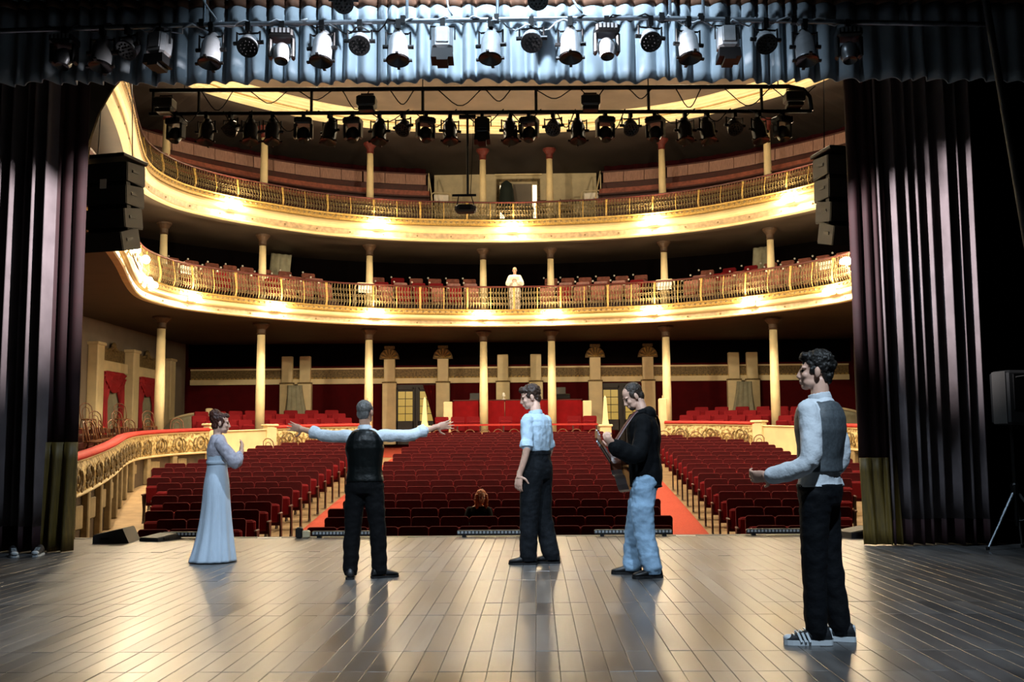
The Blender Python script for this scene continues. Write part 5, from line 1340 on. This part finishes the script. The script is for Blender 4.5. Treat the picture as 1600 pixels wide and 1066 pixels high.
# --- man with outstretched arms, seen from behind
pose=dict(STAND); pose.update({'elL':(-.43,.13,1.43),'wrL':(-.69,.24,1.50),'elR':(.43,.13,1.43),'wrR':(.705,.24,1.515),
 'knL':(-.12,.01,.50),'anL':(-.135,-.02,.085),'knR':(.13,.01,.50),'anR':(.155,.03,.085),'_footL':8,'_footR':-62,'_head':(-14,2,0),
 '_handL':((-1,.18,.25),(.05,1,.1),.10,.30,-1),'_handR':((1,.18,.18),(-.05,1,.1),.10,.30,-1)})
man('man in dark waistcoat seen from behind with both arms stretched wide',(-.84,9.32,0),0,1.59,pose,
 dict(trousers=dict(m='trouser_black',g=.012,top=1.08),shirt=dict(m='shirt_white',sleeve=.56,roll=True,collar=True,g=.014,gt=.004),vest=dict(m='satin_dark',hem=.97),shoe='shoe_black'),SKIN,H_GREY,dict(amp=.002,f=90,s=.98))

# --- man in pale shirt with rolled sleeves, turned to the left
pose=dict(STAND); pose.update({'elL':(-.235,-.03,1.14),'wrL':(-.245,.05,.89),'elR':(.24,-.01,1.14),'wrR':(.20,.10,.92),
 'knL':(-.10,.03,.50),'anL':(-.11,.04,.085),'knR':(.10,.0,.50),'anR':(.10,-.10,.085),'_footL':30,'_footR':22,'_head':(38,-14,0),'_lean':(0,.02),'_headfwd':.03,
 '_handL':((.0,.15,-1),(.9,.1,0),.35,.05,-1),'_handR':((0,.2,-1),(-.9,.1,0),.35,.05,-1)})
man('man in pale blue shirt with rolled sleeves and charcoal trousers looking down left',(.72,10.4,0),58,1.775,pose,
 dict(trousers=dict(m='trouser_grey',g=.022,top=1.12),belt='trouser_grey',shirt=dict(m='shirt_blue',sleeve=.22,roll=True,collar=True,g=.015,gt=.016,hem=1.06,wr=.010),shoe='shoe_black'),SKIN2,H_BROWN,dict(amp=.007,f=45,s=1.05,fringe=True,up=.006))

# --- guitarist in black hoodie
pose=dict(STAND); pose.update({'elL':(-.30,.06,1.13),'wrL':(-.40,.27,1.20),'elR':(.33,.02,1.15),'wrR':(.13,.25,1.10),
 'knL':(-.12,.03,.50),'anL':(-.14,-.05,.085),'knR':(.10,.10,.50),'anR':(.12,.15,.085),'_footL':24,'_footR':6,'_head':(20,-30,0),'_lean':(0,.035),'_headfwd':.05,
 '_handL':((-.35,.45,.65),(.75,-.3,.45),.75,.03,-1),'_handR':((-.85,.15,-.5),(-.1,-1,0),.45,.05,-1)})
gb,gk,_,_=man('bearded guitarist in black hoodie and light blue jeans looking down',(1.71,9.40,0),82,1.725,pose,
 dict(trousers=dict(m='denim',g=.026,top=1.0,wr=.014),shirt=dict(m='hoodie',name='hoodie',sleeve=.92,g=.040,hem=.84,skirt=True,wr=.010),hood=True,shoe='shoe_black',sole_t=.026),SKIN2,H_LIGHT,dict(amp=.004,f=60,beard=True))
# --- right-hand man in grey waistcoat
pose=dict(STAND); pose.update({'elL':(-.25,-.02,1.11),'wrL':(-.225,.24,1.02),'elR':(.235,-.08,1.16),'wrR':(.165,.04,.96),
 'knL':(-.095,.02,.50),'anL':(-.10,.02,.085),'knR':(.09,-.02,.50),'anR':(.09,-.07,.085),'_footL':30,'_footR':18,'_head':(20,3,0),'_lean':(0,-.012),
 '_handL':((.12,1,-.08),(.85,-.1,.45),.5,.10,-1),'_handR':((0,-.05,-1),(-.9,.1,0),.35,.05,-1)})
man('man in grey waistcoat, white shirt and striped black sneakers at the right',(2.43,6.30,0),58,1.725,pose,
 dict(trousers=dict(m='trouser_navy',g=.004,top=1.02,wr=.006),shirt=dict(m='shirt_white',sleeve=.94,collar=True,cuff=True,g=.016,gt=.008,hem=.965,skirt=True,wr=.010),vest=dict(m='tweed',hem=1.02),shoe='sneaker',sole='rubber',sole_t=.03,stripes=True),SKIN2,H_DARK,dict(amp=.012,f=38,s=1.09,fringe=True,up=.010))

# --- acoustic guitar
M['guitar_top']=mat('guitar spruce top','8a5a2e',.3,coat=.3,var=.15,vscale=8,stretch=(1,1,12)); M['guitar_side']=mat('guitar mahogany side','4a2412',.3,coat=.4,var=.2,vscale=10)
nd=Vector((-.90,.16,.38)).normalized(); nn_=Vector((.13,.97,-.10)); nn_=(nn_-nd*nn_.dot(nd)).normalized(); ux=nd.cross(nn_)
GR=Matrix((ux,nn_,nd)).transposed().to_4x4(); gc=Vector((.12,.235,1.00))*gk
BW=Matrix.Translation(gb.location)@Matrix.Rotation(gb.rotation_euler.z,4,'Z')
g=thing('acoustic_guitar','brown acoustic guitar held by the guitarist in the black hoodie','guitar'); g.matrix_world=BW@Matrix.Translation(gc)@GR
ol=[]
prof=[(0,-.25),(.08,-.245),(.15,-.21),(.19,-.14),(.195,-.07),(.17,0),(.135,.06),(.125,.10),(.135,.15),(.14,.19),(.115,.23),(.06,.248),(0,.25)]
ol=[(x,z) for x,z in prof]+[(-x,z) for x,z in prof[-2:0:-1]]
MB().prism(ol,-.05,.046).build('body','guitar_side',g); MB().prism([(x*.985,z*.985) for x,z in ol],.046,.050).build('soundboard','guitar_top',g)
b=MB(); b.lathe([(.0,.0),(.05,.0),(.05,.003),(.0,.003)],20,(0,.0505,.07),Matrix.Rotation(-PI/2,3,'X')); b.build('soundhole','lens',g)
MB().bbox((0,.055,-.10),(.16,.012,.03),.004).build('bridge','dark_wood',g); MB().bbox((0,.052,.40),(.05,.024,.46),.006).build('neck','guitar_side',g); MB().box((0,.066,.33),(.05,.005,.60)).build('fingerboard','dark_wood',g)
MB().bbox((0,.045,.71),(.075,.018,.17),.006).build('headstock','guitar_top',g)
for q in (-1,1):
    for j in range(3): MB().tube([(q*.037,.045,.66+.045*j),(q*.058,.045,.66+.045*j)],.008,6).build('tuning_peg','grey_metal',g)
b=MB()
for j in range(6): b.tube([(-.02+.008*j,.070,-.10),(-.017+.0068*j,.071,.63)],.0012,4)
b.build('strings','grey_metal',g)
st=MB(); pts=[Vector(p)*gk for p in ((-.33,.25,1.26),(-.17,.14,1.44),(-.10,.05,1.53),(.02,-.09,1.50),(.12,-.13,1.38),(.20,-.10,1.15),(.26,.12,1.0),(.22,.19,.95))]
st.tube(catmull([tuple(p) for p in pts],6),[(.020,.004)]*(6*7+1),8); o=st.build('strap','dark_wood',g); o.matrix_parent_inverse=g.matrix_world.inverted()@BW

# --- woman in a long pale gown
M['gown']=mat('pale blue white gown','c6d7e8',.7,var=.10,vscale=8,bump=.2,bscale=60,stretch=(1,1,.3)); M['lace']=mat('sheer lace sleeve','b9b6c2',.8,var=.2,vscale=30,alpha=.88)
k=1.55/1.66
Sx=lambda p: Vector(p)*k
b=MB(); tw=[(.0,0,.80,.13,.10),(0,0,.92,.15,.11),(0,-.01,1.0,.125,.095),(0,-.01,1.08,.115,.09),(0,0,1.18,.135,.105),(0,.0,1.26,.15,.10),(0,-.005,1.32,.145,.085),(0,-.01,1.37,.10,.07),(0,-.01,1.40,.055,.055)]
rings(b,[tuple(v*k for v in r) for r in tw])
hR=Rz(-6)@Rx(-4); hc=Sx((0,.02,1.53)); head(b,hc,hR,k*.97,.85)
limb(b,[hc+hR@(Vector((0,-.03,-.05))*k),Sx((0,-.012,1.42)),Sx((0,-.012,1.34))],[.046*k,.047*k,.06*k])
A={'R':(Sx((.165,-.01,1.31)),Sx((.215,.16,1.10)),Sx((.075,.245,1.22))),'L':(Sx((-.165,-.01,1.31)),Sx((-.21,.15,1.10)),Sx((-.06,.25,1.20)))}
for sd,(s_,e_,w_) in A.items():
    limb(b,[s_,e_,w_],[.040*k,.034*k,.023*k]); q=1 if sd=='R' else -1
    hand(b,w_,Vector((-q*.45,.15,.9)),Vector((-q*.5,-.8,.1)),q*-1,.25,.05,k*.9)
for q in (-1,1):
    limb(b,[Sx((q*.08,0,.84)),Sx((q*.085,.01,.46)),Sx((q*.085,-.01,.08))],[.075*k,.05*k,.034*k]); limb(b,[Sx((q*.085,-.01,.06)),Sx((q*.085,.10,.03))],[.03*k,.022*k])
wb=fuse('person',b,SKIN2,None,.0055,3,loc=(-2.61,10.70,0),rot=(0,0,math.radians(-66)),label='woman with dark updo in a long pale blue gown facing right',cat='person')
face_bits(wb,hc,hR,k*.97)
b=MB(); vs=[];fs=[]; n=64
GZ=[(.012,.255,.232),(.05,.250,.228),(.15,.238,.212),(.3,.222,.192),(.5,.200,.168),(.7,.182,.150),(.85,.172,.142),(.95,.150,.124),(1.03,.132,.110),(1.10,.128,.106),(1.15,.135,.112),(1.20,.148,.118),(1.25,.152,.112),(1.30,.146,.098),(1.335,.125,.085)]
for (z,rx,ry) in GZ:
    fold=max(0,1-z/.95)
    for j in range(n):
        a=2*PI*j/n; w_=1+.055*fold*math.sin(a*13+math.sin(a*3)*1.5)+.02*fold*math.sin(a*29+z*3)
        train=-.05*max(0,1-z/.5)**2 if math.sin(a)<0 else 0
        vs.append((rx*math.cos(a)*w_*k,((ry*math.sin(a)*w_)+(-.01)+train*abs(math.sin(a)))*k,z*k))
m_=len(GZ)
for i in range(m_-1):
    for j in range(n): q=(j+1)%n; fs.append((i*n+j,i*n+q,(i+1)*n+q,(i+1)*n+j))
b.add(vs,fs); dr=b.build('gown','gown',wb,True); sm=dr.modifiers.new('s','SUBSURF'); sm.levels=1; sm.render_levels=1; so=dr.modifiers.new('t','SOLIDIFY'); so.thickness=.006
b=MB(); rings(b,[(x*k,y*k,z*k,rx*k,ry*k) for x,y,z,rx,ry in ((0,-.01,1.16,.138,.112),(0,-.006,1.24,.160,.118),(0,-.005,1.32,.160,.098),(0,-.01,1.375,.110,.080),(0,-.01,1.405,.062,.062))]); fuse('lace_bodice',b,'lace',wb,.008,3,.003,(30,30,30))
b=MB(); r=GZ[8]; rings(b,[(0,-.01*k,z*k,.139*k,.117*k) for z in (1.075,1.095,1.115)]); b.build('ribbon_belt','gown',dr,True)
for sd,(s_,e_,w_) in A.items():
    b=MB(); limb(b,[s_,s_.lerp(e_,.55),e_,e_.lerp(w_,.65)],[.062*k,.074*k,.075*k,.044*k],16); fuse('sleeve',b,'lace',wb,.008,3,.008,(14,14,14))
b=MB(); b.ell(hc+hR@(Vector((0,-.028,.045))*k),tuple(x*k for x in (.083,.095,.082)),hR,16,12); b.ell(hc+hR@(Vector((0,-.070,.095))*k),tuple(x*k for x in (.064,.066,.062)),hR,14,10); b.ell(hc+hR@(Vector((0,-.055,-.025))*k),tuple(x*k for x in (.062,.045,.055)),hR,14,10)
for q in (-1,1): b.ell(hc+hR@(Vector((q*.066,.0,.01))*k),tuple(x*k for x in (.016,.035,.055)),hR,10,8)
b.ell(hc+hR@(Vector((0,.045,.088))*k),tuple(x*k for x in (.055,.042,.03)),hR,12,8)
fuse('hair',b,H_AUB,wb,.006,2,.008,(45,)*3)

# --- woman sitting among the stalls
loc,rz=seat_pose(2,-.296); zf=loc[2]
b=MB(); rings(b,[(0,.0,.46,.15,.12),(0,.02,.6,.13,.10),(0,.03,.75,.14,.10),(0,.03,.9,.16,.10),(0,.02,.97,.13,.08),(0,.01,1.02,.06,.06)])
hc=Vector((.05,-.05,1.15)); hR=Rz(180+14)@Rx(-10); head(b,hc,hR,.95,.85); limb(b,[hc+hR@Vector((0,-.03,-.05)),Vector((.01,.0,1.02)),Vector((0,.01,.96))],[.045,.046,.06])
for q in (-1,1):
    limb(b,[(q*.09,0,.5),(q*.1,-.40,.50),(q*.1,-.42,.10)],[.08,.06,.04]); limb(b,[(q*.1,-.42,.08),(q*.1,-.54,.05)],[.035,.025])
    limb(b,[(q*.16,.02,.92),(q*.21,-.08,.70),(q*.08,-.24,.66)],[.045,.036,.026]); hand(b,Vector((q*.08,-.24,.66)),Vector((-q*.5,-.7,-.1)),Vector((0,0,-1)),q,.3,.05,.9)
sw=fuse('person',b,SKIN,None,.008,3,loc=(loc[0],loc[1]-.16,zf),rot=(0,0,rz),label='copper haired woman in dark clothes seated in the front stalls',cat='person')
face_bits(sw,hc,hR,.95)
b=MB(); rings(b,[(0,.0,.44,.17,.14),(0,.02,.6,.15,.12),(0,.03,.75,.16,.12),(0,.03,.9,.18,.12),(0,.02,.985,.13,.09)])
for q in (-1,1): limb(b,[(q*.16,.02,.92),(q*.21,-.08,.70),(q*.11,-.21,.665)],[.066,.055,.045]); limb(b,[(q*.09,0,.5),(q*.1,-.40,.50),(q*.1,-.42,.12)],[.10,.078,.06])
fuse('dark_clothes',b,'hoodie',sw,.01,3,.006)
b=MB(); b.ell(hc+hR@Vector((0,-.03,.045)),(.088,.10,.085),hR,14,10)
for q in (-1,1): b.tube([hc+hR@Vector(p) for p in ((q*.075,.0,.05),(q*.085,.005,-.05),(q*.08,.02,-.15),(q*.07,.03,-.22))],[.035,.04,.035,.015],10)
b.ell(hc+hR@Vector((0,-.06,-.06)),(.085,.06,.10),hR,14,10)
fuse('hair',b,H_RED,sw,.007,2,.010,(40,)*3)
for sd in (-1,1):
    T=Matrix.Translation((sd*.1,-.44,0))@Rz(180).to_4x4(); shoe_mesh(MB(),T,.25,.042,.07).build('shoe','shoe_black',sw,True)

# --- person in white at the lower balcony rail
pose=dict(STAND); pose.update({'elL':(-.26,.06,1.16),'wrL':(-.10,.28,1.20),'elR':(.26,.06,1.16),'wrR':(.10,.28,1.20),'knL':(-.10,.02,.50),'anL':(-.10,.0,.085),'knR':(.10,.0,.50),'anR':(.10,.0,.085),'_head':(0,-14,0),
 '_handL':((.3,.4,.7),(.8,-.2,0),.5,.05,-1),'_handR':((-.3,.4,.7),(-.8,-.2,0),.5,.05,-1)})
M['white_cloth']=mat('white cotton clothes','e8dccb',.8,var=.08,vscale=6)
M['skin_hair']=hairmat('thin grey hair','9a8a7a')
man('person all in white holding a sheet at the lower balcony rail',(.02,35.15,5.63),180,1.66,pose,
 dict(trousers=dict(m='white_cloth',g=.03),shirt=dict(m='white_cloth',sleeve=.9,g=.04,hem=.9,skirt=True),shoe='shoe_black'),SKIN,M['skin_hair'],dict(amp=.001,s=.97))
t=thing('paper_sheet','white sheet held by the person at the balcony rail','paper',(.02,34.86,6.80),PI); MB().box((0,0,.02),(.30,.006,.22),(-.35,0,0)).build('sheet','white_sign',t); MB().box((0,.006,-.08),(.31,.012,.02),(-.35,0,0)).build('folded_edge','white_sign',t)

bpy.data.scenes.remove(SCR)
